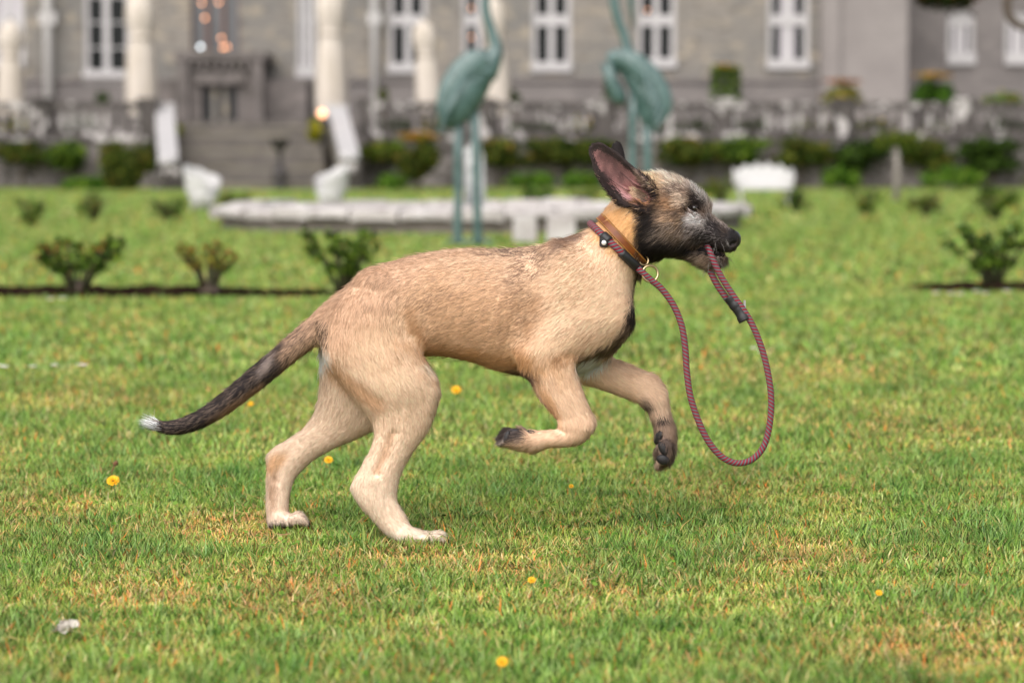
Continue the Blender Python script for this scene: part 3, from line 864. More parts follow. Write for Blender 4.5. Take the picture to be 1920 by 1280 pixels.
for k in range(NS):
    a0, a1 = 2 * math.pi * (k + .02) / NS, 2 * math.pi * (k + .98) / NS
    zt_ = BH + random.uniform(-.02, .03); ro = random.uniform(.04, .12); zl = BH - .11 - random.uniform(0, .06)
    vs_, fs_ = [], []
    M = 5
    for i in range(M + 1):
        a = a0 + (a1 - a0) * i / M
        bul = .03 * math.sin(math.pi * i / M)
        for rr, z in ((ro + bul, zl + .02), (ro + bul + .01, zt_ - .05), (ro - .05, zt_), (-.36, zt_ + .01), (-.4, zl)):
            vs_.append((BX + (RX + rr) * math.cos(a), BYc + (RY + rr) * math.sin(a), z - (.015 if i in (0, M) else 0)))
    for i in range(M):
        for j in range(5):
            j2 = (j + 1) % 5
            fs_.append((i * 5 + j, (i + 1) * 5 + j, (i + 1) * 5 + j2, i * 5 + j2))
    fs_ += [(4, 3, 2, 1, 0), tuple(M * 5 + j for j in range(5))]
    MB().add(vs_, fs_, False).build("cap_stone", M_CAP, bs)
M_WATER = mat("pool_water", (0.05, 0.06, 0.05), rough=.05, spec=.6, bump=(20, .15, .02))
vs_ = [(BX + (RX - .37) * math.cos(2 * math.pi * k / N), BYc + (RY - .37) * math.sin(2 * math.pi * k / N), BH - .13) for k in range(N)]
o = MB().add(vs_, [tuple(range(N))]).build("water", M_WATER); tag(o, kind="structure")
# the jet: a falling column of white water
jx = at(886, 400, 26.6)
jt = MB()
random.seed(5)
ztop = at(886, 268, 26.6).z
for k in range(46):
    a = random.uniform(0, 6.28); rr = random.random() ** .6
    h = ztop - (ztop - .2) * rr * .55 * random.random()
    bx, by = jx.x + math.cos(a) * .085 * rr, 26.6 + math.sin(a) * .085 * rr
    jt.tube([(jx.x + (bx - jx.x) * .3, 26.6, BH - .12), (jx.x + (bx - jx.x) * .6, 26.6 + (by - 26.6) * .6, (h + .2) / 2), (bx, by, h), (bx + (bx - jx.x) * .5, by, h * .8 + .05), (bx + (bx - jx.x) * .8, by, BH - .13)], [.012, .012, .014, .010, .008], 6)
o = jt.build("water_jet", mat("white_water", (0.55, 0.55, 0.55), rough=.25, spec=.5)); tag(o, "white water jet rising from the basin behind the left heron's legs", "fountain jet")
for px, w, lab in ((984, 46, "pale stone block against the basin wall, next to the left heron's legs"), (1052, 56, "larger pale stone block against the basin wall, nearer the dog's neck")):
    g = ground_at(px, 455); s = g.y / F_PX
    me = MB().box((g.x, g.y, .13), (w * s, .2, .26), 0, .93)
    o = me.build("stone_block", M_CAP); tag(o, lab, "block")
    bev = o.modifiers.new("b", 'BEVEL'); bev.width = .02; bev.segments = 2

# ------------------------------------------------------------------ bronze herons
def hp(L, Y):
    return [at(p[0], p[1], Y + (p[2] if len(p) > 2 else 0)) for p in L]
def heron(name_label, Y, body, body_r, neck, neck_r, legs, wing, wing_r, extra, gy):
    s = Y / F_PX
    base = at(gy[0], gy[1], Y)
    r = empty("heron_statue", (base.x, Y, 0)); tag(r, name_label, "statue", "bronze herons by the fountain")
    def sm(L, R, sub=5):
        a = catmull(np.array([list(p) + [q] for p, q in zip(L, R)]), sub)
        return [Vector(v[:3]) for v in a], [float(v[3]) for v in a]
    p, q = sm(hp(body, Y), [v * s for v in body_r]); MB().tube(p, q, 18, flat=(Vector((0, 1, 0)), .82)).build("body", M_BRONZE, r)
    p, q = sm(hp(neck, Y), [v * s for v in neck_r]); nk = MB().tube(p, q, 12).build("neck", M_BRONZE, r)
    for L in legs:
        P = hp(L, Y)
        lg = MB().tube(P, [10 * s, 8.5 * s, 8 * s, 9 * s, 7 * s][:len(P)], 10).build("leg", M_BRONZE, r)
        f = P[-1]
        ft = MB()
        for dx, dy in ((.16, -.06), (.15, .1), (.05, -.16), (-.12, .02)):
            ft.tube([(f.x, f.y, .045), (f.x + dx * .6, f.y + dy * .6, .035), (f.x + dx, f.y + dy, .015)], [.022, .018, .008], 6)
        ft.build("foot", M_BRONZE, lg)
    for off in (-1, 1):
        L = hp(wing, Y)
        L = [v + Vector((0, off * .12, 0)) for v in L]
        p, q = sm(L, [v * s for v in wing_r]); w = MB().tube(p, q, 14, flat=(Vector((0, 1, 0)), .35)).build("wing", M_BRONZE, r)
        for k in range(5):
            i0 = int(len(p) * (.35 + .1 * k))
            a_ = p[min(i0, len(p) - 1)]; b_ = p[-1]
            MB().tube([a_ + Vector((0, off * .05, -.02 - .02 * k)), a_.lerp(b_, .6) + Vector((-.02 * k, off * .055, -.03 * k)), b_ + Vector((-.03 + .02 * k, off * .02, -.02 * k))], [.018, .022, .006], 6).build("feather", M_BRONZE, w)
    for L, R, nm in extra:
        MB().tube(hp(L, Y), [v * s for v in R], 10).build(nm, M_BRONZE, r)
HY = 22.6
heron("tall verdigris bronze heron statue with raised neck, body drooping towards the stairs", HY,
      [(930, 96), (912, 118), (890, 142), (868, 172), (854, 204), (850, 228), (852, 242)], [10, 26, 37, 42, 38, 26, 8],
      [(905, 135), (922, 112), (930, 92), (924, 66), (915, 38), (910, 10), (914, -22), (922, -50), (918, -74)], [30, 20, 13, 10, 9, 9, 9, 10, 12],
      [[(860, 222), (859, 290), (859, 370), (858, 452), (858, 462)], [(888, 205), (893, 280), (894, 370), (897, 452), (897, 462)]],
      [(915, 108), (885, 122), (856, 160), (838, 200), (838, 236)], [14, 26, 28, 20, 6],
      [([(918, -74), (945, -72), (985, -62)], [10, 6, 1], "beak")], (878, 462))
heron("tall verdigris bronze heron statue with curled neck and open wing hollow, above the dog's head", HY + .5,
      [(1138, 112), (1160, 112), (1186, 128), (1210, 160), (1224, 195), (1220, 225), (1212, 242)], [10, 21, 26, 32, 33, 24, 8],
      [(1176, 128), (1178, 100), (1172, 72), (1160, 40), (1152, 8), (1150, -30), (1158, -60), (1172, -66), (1180, -46)], [20, 12, 9, 9, 9, 9, 9, 10, 9],
      [[(1190, 170), (1187, 220), (1186, 300), (1186, 400), (1186, 460)], [(1214, 225), (1214, 280), (1215, 350), (1216, 420), (1216, 460)]],
      [(1150, 105), (1190, 120), (1226, 158), (1242, 200), (1232, 236)], [12, 20, 22, 18, 6],
      [([(1180, -46), (1183, 0), (1186, 56)], [8, 6, 2], "beak"), ([(1140, 118), (1146, 150), (1160, 182), (1172, 194)], [14, 13, 17, 6], "drooping_wing")], (1200, 462))

# ------------------------------------------------------------------ overhanging tree, its trunk beyond the right edge
TY = 31.0
tx = at(2330, 300, TY).x
tr = empty("overhanging_tree", (tx, TY, 0)); tag(tr, "tree beside the lawn with a dark bough hanging into view by the side wing", "tree")
MB().tube([(tx, TY, 0), (tx - .1, TY, 1.5), (tx + .1, TY, 3.5), (tx - .2, TY, 6)], [.32, .26, .2, .1], 14).build("trunk", M_BARK, tr)
bp_ = [Vector((tx, TY, 2.9)), at(2120, -110, TY), at(1960, -60, TY), at(1850, -25, TY), at(1770, -8, TY)]
MB().tube(bp_, [.13, .1, .07, .05, .02], 10).build("bough", M_BARK, tr)
tw = [at(px, py, TY) for px, py in ((1990, -60), (1930, -40), (1892, -5), (1890, 22), (1904, 44), (1935, 52), (1990, 40))]
MB().tube([Vector(v) for v in catmull(np.array([list(v) for v in tw]), 5)], .055, 8).build("twig", M_BARK, tr)
leaf_part("crown", tr, [at(1745, -22, TY), at(1790, -20, TY), at(1822, -16, TY), at(1770, -48, TY), at(1850, -60, TY), at(1950, -120, TY), (tx, TY, 4.5), (tx - .9, TY, 3.8), (tx + .8, TY + .4, 4.4), (tx, TY - .6, 5.4)],
          [(.2, .25, .26), (.26, .25, .25), (.2, .22, .2), (.35, .3, .25), (.5, .4, .3), (.7, .5, .35), (1.3, 1.2, 1), (.9, .9, .7), (1, 1, .9), (1, 1, .8)], 5000, .05, G_DARK + [(70, 50, 30), (90, 60, 36)], shell=.1, seed=77)
leaf_part("hanging_leaves", tr, [at(1738, -8, TY), at(1775, -4, TY), at(1812, -10, TY), at(1770, -40, TY)], [(.2, .25, .2), (.28, .25, .2), (.2, .22, .2), (.45, .3, .2)], 1600, .05, [(30, 50, 16), (44, 40, 18), (70, 40, 24), (24, 34, 14)], shell=.1, seed=78)
# ------------------------------------------------------------------ grass: every blade a real strip
def nz(x, y, s, seed):
    r = np.random.default_rng(seed)
    out = np.zeros_like(x)
    for k in range(8):
        a = r.random() * 6.283; f = (0.5 + 1.1 * r.random()) / s
        out += np.sin((x * math.cos(a) + y * math.sin(a)) * f * 6.283 + r.random() * 6.283)
    return out / 2.8

def scatter(y0, y1, dens, margin):
    """uniform points over the wedge of lawn in view plus a margin at each side"""
    k = 0.2135
    A = (k * (y0 + y1) + 2 * margin) * (y1 - y0)
    n = int(A * dens)
    y = y0 + (y1 - y0) * rng.random(int(n * 1.6) + 10)
    wmax = k * y1 + margin
    keep = rng.random(len(y)) < (k * y + margin) / wmax
    y = y[keep][:n]
    x = (rng.random(len(y)) * 2 - 1) * (k * y + margin)
    return x, y

DRY_SPOTS = [(1330, 905, .10), (1365, 935, .08), (1510, 1045, .13), (350, 1085, .16), (560, 1130, .12), (95, 955, .12), (430, 1000, .14), (1150, 1120, .12), (1620, 1230, .16),
             (1290, 790, .2), (380, 985, .12), (760, 1050, .10), (250, 1120, .12), (1040, 1060, .14), (1700, 800, .25), (200, 750, .3), (1500, 700, .35), (1850, 1190, .14)]
def dryness(x, y):
    d = nz(x, y, 1.1, 31) * .16 + nz(x, y, .34, 32) * .20 + nz(x, y, .10, 33) * .26
    for px, py, r in DRY_SPOTS:
        g = ground_at(px, py)
        d = d + 0.75 * np.exp(-(((x - g.x) / (r * 1.3)) ** 2 + ((y - g.y) / (r * 1.5)) ** 2) - .0) * (1 + .5 * nz(x, y, .09, 34))
    return d
def lush(x, y):
    return nz(x, y, .8, 41) * .35 + nz(x, y, .22, 42) * .35 + nz(x, y, .07, 43) * .35

C_G = np.array([(116, 146, 58), (138, 166, 76), (98, 132, 46), (156, 178, 98), (126, 154, 64), (164, 182, 112), (72, 112, 38), (152, 162, 82)], dtype=float)
C_D = np.array([(206, 182, 122), (218, 194, 144), (194, 164, 104), (204, 154, 96), (182, 166, 88), (212, 166, 110)], dtype=float)
def blades(x, y, hgt, wid, three, lean=.55):
    n = len(x)
    ok = np.ones(n, bool)
    for a, b, c, d in SOIL: ok &= ~((x > a) & (x < b) & (y > c) & (y < d))
    ok &= ((x - BX) / (RX + .1)) ** 2 + ((y - BYc) / (RY + .1)) ** 2 > 1
    x, y = x[ok], y[ok]; n = len(x)
    dr, lu = dryness(x, y), lush(x, y)
    isdry = rng.random(n) < np.clip(.13 + .34 * dr, .05, .6)
    h = hgt * (0.5 + .85 * rng.random(n)) * np.clip(1 + .45 * lu - .35 * np.clip(dr, -.3, 1), .45, 1.7)
    w = wid * (0.6 + .7 * rng.random(n))
    az = rng.random(n) * 6.283 + nz(x, y, .3, 51) * .8
    ln = lean * (0.4 + 1.2 * rng.random(n)) * np.where(isdry, 1.5, 1)
    d = np.stack([np.cos(az) * ln, np.sin(az) * ln, np.ones(n)], axis=1); d /= np.linalg.norm(d, axis=1)[:, None]
    d2 = d + np.stack([np.cos(az) * .7 * ln, np.sin(az) * .7 * ln, -.25 * ln], axis=1); d2 /= np.linalg.norm(d2, axis=1)[:, None]
    fa_ = az + 1.5708 + rng.normal(size=n) * .7
    side = np.stack([np.cos(fa_), np.sin(fa_), np.zeros(n)], axis=1)
    root = np.stack([x, y, np.full(n, -.002)], axis=1)
    gnm = np.cross(side, d)
    flip = np.sign(gnm[:, 2] + gnm[:, 1] * -.35); flip[flip == 0] = 1
    side *= flip[:, None]; gnm *= flip[:, None]
    sw = side * (w / 2)[:, None]
    col = np.where(isdry[:, None], C_D[rng.integers(0, len(C_D), n)], C_G[rng.integers(0, len(C_G), n)])
    orange = rng.random(n) < .02
    col[orange] = (214, 130, 60)
    col = col * (0.82 + .3 * rng.random((n, 1))) * np.clip(1 - .16 * lu, .72, 1.2)[:, None]
    col[:, 0] *= np.clip(1 + .10 * dr - .10 * lu, .8, 1.2)
    c = lin_np(np.clip(col, 4, 245))
    nrm_ = gnm * .8 + np.array([0, -.1, .55]); nrm_ /= np.linalg.norm(nrm_, axis=1)[:, None]
    if three:
        mid = root + d * (h * .55)[:, None]; tip = mid + d2 * (h * .5)[:, None]
        V = np.stack([root - sw, root + sw, mid + sw * .85, mid - sw * .85, tip], axis=1).reshape(-1, 3)
        i = np.arange(n)[:, None] * 5
        fl = np.concatenate([i + np.array([[0, 1, 2, 3]]), i + np.array([[3, 2, 4]])], axis=1).ravel()
        return V, fl, np.tile([4, 3], n), np.stack([c, c, c, c, c], axis=1).reshape(-1, 3), np.repeat(nrm_, 5, axis=0)
    tip = root + (d + d2) * (h * .5)[:, None]
    V = np.stack([root - sw, root + sw, tip], axis=1).reshape(-1, 3)
    return V, np.arange(3 * n), np.full(n, 3), np.stack([c, c, c], axis=1).reshape(-1, 3), np.repeat(nrm_, 3, axis=0)

M_GRASS = two_sided(leafy("grass_blades", rough=.6, tr=.25, spec=.12))
def put(name, parts, label):
    V, Fl, Lt, Cc, Nn, off = [], [], [], [], [], 0
    for v, f, l, c, n in parts:
        V.append(v); Fl.append(f + off); Lt.append(l); Cc.append(c); Nn.append(n); off += len(v)
    me = np_mesh(name, np.concatenate(V), np.concatenate(Fl), np.concatenate(Lt), colors=np.minimum(np.concatenate(Cc), .85), normals=np.concatenate(Nn))
    o = link_mesh(name, me, M_GRASS); tag(o, label, "grass", kind="stuff")
    return o
parts = []
x, y = scatter(3.15, 6.4, 31000, .3); parts.append(blades(x, y, .027, .0026, True))
x, y = scatter(6.4, 9.0, 8000, 1.5); parts.append(blades(x, y, .030, .0052, False))
x, y = scatter(9.0, 15.5, 2400, 2.4); parts.append(blades(x, y, .034, .010, False))
x, y = scatter(15.5, 30, 560, 4.0); parts.append(blades(x, y, .038, .022, False))
x, y = scatter(30, 62, 100, 8.0); parts.append(blades(x, y, .045, .055, False))
x, y = scatter(3.0, 6.4, 5000, 1.9); parts.append(blades(x, y, .029, .0048, False))
# tufts: longer fresh blades here and there
tx_, ty_ = scatter(3.2, 6.4, 16, .3)
tx_ = np.repeat(tx_, 34) + rng.normal(size=len(tx_) * 34) * .03; ty_ = np.repeat(ty_, 34) + rng.normal(size=len(ty_) * 34) * .03
parts.append(blades(tx_, ty_, .043, .0030, True, .75))
# blades round the paws, some standing in front of the toes
for px, py, sx in ((790, 1030, .07), (535, 998, .06)):
    g = ground_at(px, py)
    parts.append(blades(g.x + rng.normal(size=420) * sx, g.y + rng.normal(size=420) * .03, .032, .0028, True))
put("grass", parts, "short mown grass, green with straw-coloured blades")
# fallen straw lying over the turf
x, y = scatter(3.2, 6.4, 420, .3)
n = len(x); az = rng.random(n) * 6.283; L = .02 + .035 * rng.random(n)
keep = rng.random(n) < np.clip(.35 + .6 * dryness(x, y), .1, 1)
x, y, az, L = x[keep], y[keep], az[keep], L[keep]; n = len(x)
d = np.stack([np.cos(az), np.sin(az), rng.normal(size=n) * .18], axis=1)
root = np.stack([x, y, .012 + .010 * rng.random(n)], axis=1)
sd = np.stack([-np.sin(az), np.cos(az), np.zeros(n)], axis=1) * (.0011 + .0008 * rng.random(n))[:, None]
V = np.stack([root - sd, root + sd, root + d * L[:, None] + sd * .5, root + d * L[:, None] - sd * .5], axis=1).reshape(-1, 3)
c = lin_np(C_D[rng.integers(0, len(C_D), n)] * (.85 + .3 * rng.random((n, 1))))
put("straw", [(V, np.arange(4 * n), np.full(n, 4), np.repeat(c, 4, axis=0), np.tile(np.array([[0, -.2, .98]]), (4 * n, 1)))], "dry straw clippings lying in the grass")
# clover and other small round leaves in the turf
x, y = scatter(3.2, 6.4, 900, .3)
keep = rng.random(len(x)) < np.clip(nz(x, y, .35, 61) * .55 + nz(x, y, .12, 62) * .35 + .10, 0, 1)
x, y = x[keep], y[keep]; n = len(x)
K = 6
cen = np.stack([x, y, .010 + .016 * rng.random(n)], axis=1)
nn_ = np.stack([rng.normal(size=n) * .35, rng.normal(size=n) * .35 - .25, np.ones(n)], axis=1); nn_ /= np.linalg.norm(nn_, axis=1)[:, None]
t = np.cross(nn_, np.array([0.3, 1, 0])); t /= np.linalg.norm(t, axis=1)[:, None]; b = np.cross(nn_, t)
R_ = .003 + .003 * rng.random(n); ell = .6 + .4 * rng.random(n)
V = np.stack([cen + t * (R_ * math.cos(6.283 * k / K))[:, None] + b * (R_ * ell * math.sin(6.283 * k / K))[:, None] for k in range(K)], axis=1).reshape(-1, 3)
cc = np.array([(78, 116, 34), (92, 132, 42), (70, 104, 30), (112, 144, 58)], dtype=float)
c = lin_np(cc[rng.integers(0, 4, n)] * (.8 + .35 * rng.random((n, 1))))
put("clover", [(V, np.arange(K * n), np.full(n, K), np.repeat(c, K, axis=0), np.repeat(nn_, K, axis=0))], "small round clover leaves scattered low in the turf")
# ------------------------------------------------------------------ the dog: one continuous body grown from an implicit surface
# Every chain is a list of cross-sections measured across the limb: (xa, ya, xb, yb, half depth, w)
VOX = 2.5
X0, X1, Y0, Y1, W0, W1 = 255, 1410, 255, 1045, -150, 150
nx, ny, nw = int((X1 - X0) / VOX), int((Y1 - Y0) / VOX), int((W1 - W0) / VOX)
gx = (X0 + VOX * np.arange(nx)).astype(np.float32)
gy = (Y0 + VOX * np.arange(ny)).astype(np.float32)
gw = (W0 + VOX * np.arange(nw)).astype(np.float32)
BIG = 60.0
field = np.full((nx, ny, nw), BIG, dtype=np.float32)

def sections(rows):
    a = np.array(rows, dtype=np.float64)
    cx, cy = (a[:, 0] + a[:, 2]) / 2, (a[:, 1] + a[:, 3]) / 2
    lx, ly = a[:, 2] - a[:, 0], a[:, 3] - a[:, 1]
    r = np.hypot(lx, ly) / 2
    n = np.stack([ly, -lx], axis=1) / (2 * r[:, None])             # normal of the cut, turned to look along the chain
    t = np.gradient(np.stack([cx, cy], axis=1), axis=0)
    n *= np.sign((n * t).sum(axis=1))[:, None]
    return np.stack([cx, cy, a[:, 5], r, a[:, 4], n[:, 0], n[:, 1]], axis=1)   # x, y, w, r in the picture plane, r in depth, cut normal

def rounds(rows):
    a = np.array(rows, dtype=np.float64)                           # x, y, w, r, rl directly
    t = np.gradient(a[:, :2], axis=0)
    t /= np.linalg.norm(t, axis=1)[:, None] + 1e-9
    return np.concatenate([a, t], axis=1)

def chain_field(ch, sub=6, pad=40, ends=(1.0, 1.0)):
    """implicit value of a chain over its own box of the grid; returns slices and array"""
    c = catmull(ch, sub)
    c[:, 5:7] /= np.linalg.norm(c[:, 5:7], axis=1)[:, None]
    c[:, 3:5] = np.maximum(c[:, 3:5], 2.0)
    lo = np.array([(c[:, 0] - c[:, 3]).min(), (c[:, 1] - c[:, 3]).min(), (c[:, 2] - c[:, 4]).min()]) - pad
    hi = np.array([(c[:, 0] + c[:, 3]).max(), (c[:, 1] + c[:, 3]).max(), (c[:, 2] + c[:, 4]).max()]) + pad
    o = np.array([X0, Y0, W0])
    i0 = np.maximum(np.floor((lo - o) / VOX).astype(int), 0)
    i1 = np.minimum(np.ceil((hi - o) / VOX).astype(int) + 1, [nx, ny, nw])
    out = np.full(tuple(i1 - i0), BIG, dtype=np.float32)
    for k in range(len(c) - 1):
        a, b = c[k], c[k + 1]
        R = max(a[3], b[3]); RL = max(a[4], b[4])
        slo = np.array([min(a[0], b[0]) - R - pad, min(a[1], b[1]) - R - pad, min(a[2], b[2]) - RL - pad])
        shi = np.array([max(a[0], b[0]) + R + pad, max(a[1], b[1]) + R + pad, max(a[2], b[2]) + RL + pad])
        j0 = np.maximum(np.floor((slo - o) / VOX).astype(int), i0)
        j1 = np.minimum(np.ceil((shi - o) / VOX).astype(int) + 1, i1)
        x = gx[j0[0]:j1[0]][:, None]; y = gy[j0[1]:j1[1]][None, :]
        w = gw[j0[2]:j1[2]]
        sa = (x - a[0]) * a[5] + (y - a[1]) * a[6]                 # distance past the first cut
        sb = (b[0] - x) * b[5] + (b[1] - y) * b[6]                 # distance before the second
        den = sa + sb
        ok = den > 1e-3
        t0 = np.where(ok, sa / np.where(ok, den, 1), np.where(sa > 0, 1.0, 0.0))
        t = np.clip(t0, 0, 1)
        px_, py_ = x - a[0] - t * (b[0] - a[0]), y - a[1] - t * (b[1] - a[1])
        d2 = px_ * px_ + py_ * py_
        ka = ends[0] if k == 0 else 2.6
        kb = ends[1] if k == len(c) - 2 else 2.6
        d2 = d2 + np.where((t0 < 0) | (~ok & (sa < 0)), sa * sa * (ka * ka - 1), 0) + np.where((t0 > 1) | (~ok & (sa >= 0)), sb * sb * (kb * kb - 1), 0)
        r = a[3] + t * (b[3] - a[3]); rl = a[4] + t * (b[4] - a[4]); wc = a[2] + t * (b[2] - a[2])
        q = np.sqrt((d2 / (r * r))[:, :, None] + ((w[None, None, :] - wc[:, :, None]) / rl[:, :, None]) ** 2)
        f = (q - 1) * np.minimum(r, rl)[:, :, None]
        s = tuple(slice(p0 - b0, p1 - b0) for p0, p1, b0 in zip(j0, j1, i0))
        out[s] = np.minimum(out[s], f)
    return tuple(slice(p, q_) for p, q_ in zip(i0, i1)), out

def smin(a, b, k):
    h = np.maximum(k - np.abs(a - b), 0) / k
    return np.minimum(a, b) - h * h * k * 0.25

def join(ch, k=14, sub=6, ends=(1.0, 1.0)):
    s, f = chain_field(ch, sub, ends=ends)
    field[s] = smin(field[s], f.astype(np.float32), k)

def carve(ch, k=8, sub=6):
    s, f = chain_field(ch, sub, pad=15)
    field[s] = -smin(-field[s], f.astype(np.float32), k)

torso = sections([
    (604, 596, 618, 655, 40, 0), (640, 552, 640, 690, 66, 0), (700, 505, 702, 690, 80, 0), (760, 483, 765, 672, 82, 0),
    (820, 470, 830, 668, 84, 0), (880, 465, 890, 680, 90, 0), (940, 466, 945, 698, 95, 0), (1000, 461, 1000, 707, 96, 0),
    (1060, 455, 1058, 704, 92, 0), (1110, 462, 1110, 684, 80, 0), (1145, 490, 1148, 652, 62, 0), (1162, 535, 1166, 622, 42, 0)])
neck = sections([
    (1052, 460, 1176, 604, 76, 0), (1085, 440, 1184, 555, 66, 0), (1122, 414, 1197, 514, 58, 0), (1143, 382, 1214, 490, 55, 0),
    (1175, 352, 1236, 478, 56, 0)])
skull = sections([
    (1188, 338, 1236, 478, 58, 0), (1212, 330, 1252, 476, 64, 0), (1238, 329, 1272, 474, 67, 0), (1264, 337, 1288, 466, 64, 0),
    (1290, 350, 1303, 462, 54, 0), (1311, 368, 1316, 461, 42, 0), (1325, 396, 1328, 461, 34, 0), (1340, 410, 1341, 464, 31, 0),
    (1357, 421, 1354, 468, 29, 0), (1371, 428, 1366, 471, 27, 0), (1381, 434, 1376, 467, 21, 0)])
jaw = sections([
    (1258, 436, 1266, 476, 42, 0), (1288, 450, 1292, 484, 34, 0), (1312, 455, 1312, 496, 28, 0), (1332, 460, 1330, 504, 25, 0),
    (1346, 467, 1343, 502, 21, 0), (1356, 473, 1353, 496, 15, 0)])
tail = sections([
    (650, 555, 640, 640, 46, 0), (622, 570, 624, 650, 40, 0), (597, 582, 608, 646, 33, 0), (560, 613, 584, 655, 25, 0), (520, 649, 548, 680, 21, 2), (478, 685, 504, 716, 20, 4),
    (430, 726, 452, 756, 19, 6), (390, 758, 406, 787, 17, 8), (352, 780, 362, 807, 15, 10), (322, 789, 321, 813, 12, 10), (303, 790, 291, 804, 8, 10)])
thigh_n = sections([
    (630, 575, 760, 590, 44, -40), (607, 632, 772, 622, 50, -46), (606, 664, 786, 650, 52, -50), (624, 697, 803, 683, 50, -54), (656, 740, 822, 716, 46, -58),
    (690, 782, 821, 752, 38, -60), (700, 816, 806, 800, 31, -61), (690, 852, 777, 843, 27, -61), (677, 888, 755, 884, 25, -61), (663, 917, 746, 921, 24, -61),
    (675, 945, 747, 942, 23, -61), (701, 979, 760, 963, 22, -61), (727, 1005, 774, 989, 25, -61), (750, 1021, 790, 996, 28, -61)])
hock_n = rounds([(702, 878, -61, 22, 14), (676, 913, -61, 16, 15), (694, 938, -61, 18, 16)])
paw_n = rounds([(758, 1003, -61, 19, 28), (790, 1009, -61, 15, 31), (812, 1010, -61, 12, 31), (826, 1009, -61, 9, 28)])
thigh_f = sections([
    (630, 580, 750, 590, 40, 40), (600, 640, 760, 640, 46, 48), (598, 680, 752, 690, 46, 55), (598, 718, 738, 740, 42, 63), (594, 752, 722, 788, 36, 70),
    (583, 782, 686, 812, 30, 76), (562, 808, 634, 836, 25, 80), (530, 829, 590, 862, 22, 84), (503, 850, 564, 886, 21, 87), (499, 880, 552, 902, 20, 88),
    (498, 923, 545, 924, 19, 88), (498, 955, 541, 955, 22, 88), (503, 980, 541, 976, 25, 88)])
paw_f = rounds([(522, 975, 88, 20, 27), (545, 976, 88, 13, 29), (560, 976, 88, 11, 28), (566, 978, 88, 8, 24)])
arm_n = rounds([(1132, 590, -50, 52, 36), (1085, 615, -66, 56, 36), (1035, 645, -78, 48, 32), (1005, 665, -82, 34, 28)])
fore_n = sections([
    (980, 664, 1064, 650, 33, -74), (980, 692, 1075, 673, 32, -77), (995, 720, 1083, 699, 29, -80), (1009, 745, 1090, 721, 27, -82), (1027, 767, 1098, 743, 26, -84),
    (1042, 786, 1108, 767, 25, -86), (1045, 801, 1117, 792, 25, -88), (1048, 805, 1098, 826, 23, -88), (1036, 805, 1062, 838, 21, -88), (1018, 806, 1030, 840, 21, -88),
    (998, 807, 1006, 848, 24, -88), (972, 804, 977, 842, 26, -88), (953, 808, 953, 836, 22, -88)])
arm_f = rounds([(1120, 605, 44, 50, 34), (1100, 650, 56, 46, 30), (1090, 672, 60, 42, 28)])
fore_f = sections([
    (1100, 650, 1070, 709, 28, 60), (1134, 664, 1108, 724, 26, 62), (1168, 678, 1142, 736, 25, 62), (1199, 691, 1174, 748, 24, 62), (1227, 702, 1197, 758, 24, 60),
    (1247, 727, 1211, 767, 23, 58), (1252, 755, 1219, 779, 21, 56), (1256, 777, 1224, 790, 20, 54), (1264, 800, 1228, 808, 22, 50), (1266, 825, 1229, 828, 24, 48),
    (1265, 846, 1228, 845, 24, 46), (1258, 864, 1231, 860, 18, 46)])
ear_n = sections([
    (1192, 390, 1232, 352, 16, -56), (1160, 384, 1210, 329, 19, -62), (1134, 355, 1182, 305, 17, -68), (1114, 326, 1159, 284, 13, -73), (1107, 300, 1138, 272, 10, -77)])
ear_f = rounds([(1188, 345, 40, 20, 14), (1166, 314, 48, 14, 10), (1158, 288, 54, 14, 8), (1157, 277, 56, 12, 7)])

join(torso, 1, ends=(2.5, 3.0)); join(neck, 30, ends=(3.0, 2.0)); join(skull, 12, ends=(2.0, 2.0)); join(jaw, 6, ends=(2.0, 1.5))
join(rounds([(1290, 366, -32, 11, 14), (1308, 377, -24, 9, 12)]), 10); join(rounds([(1290, 366, 32, 11, 14), (1308, 377, 24, 9, 12)]), 10)   # brows
join(rounds([(1250, 430, -40, 34, 22), (1285, 435, -28, 24, 18)]), 18); join(rounds([(1250, 430, 40, 34, 22), (1285, 435, 28, 24, 18)]), 18)   # cheeks
join(tail, 36)
join(thigh_f, 26, ends=(2.0, 1.5)); join(paw_f, 8)
join(arm_f, 30); join(fore_f, 12, ends=(2.0, 1.2))
for r_ in range(5): thigh_n[r_, 4] += 5
join(thigh_n, 15, ends=(2.0, 1.5))
join(hock_n, 10); join(paw_n, 8)
for k, (dy_, dw) in enumerate(((4, -25), (-1, -9), (-1, 9), (4, 25))):      # toes
    join(rounds([(798, 1008 + dy_, -61 + dw, 9, 8), (820 + 5 - abs(dy_), 1005 + dy_, -61 + dw, 10, 8), (835 - abs(dy_), 1012 + dy_ * .5, -61 + dw, 7, 6.5)]), 2.5)
    join(rounds([(545, 972 + dy_ * .7, 88 + dw, 9, 8), (560, 968 + dy_ * .7, 88 + dw, 10, 8), (570, 976 + dy_ * .5, 88 + dw, 7, 6.5)]), 2.5)
    join(rounds([(976, 822, -88 + dw, 14, 8), (954, 817 + dy_, -88 + dw * .95, 12, 8), (944, 823 + dy_, -88 + dw * .9, 8, 6.5)]), 3)
    join(rounds([(1247, 836, 46 + dw, 15, 8), (1248 - dy_, 858, 46 + dw * .95, 12, 8), (1240 - dy_, 867, 46 + dw * .9, 8, 6.5)]), 3)
join(arm_n, 17); join(fore_n, 12, ends=(2.0, 1.2))
join(rounds([(982, 662, -80, 12, 14), (990, 688, -78, 15, 14)]), 8)       # elbow
join(rounds([(668, 914, -61, 9, 10), (680, 900, -61, 12, 10)]), 6)       # point of the hock
join(rounds([(512, 858, 87, 11, 10), (530, 845, 86, 13, 10)]), 6)
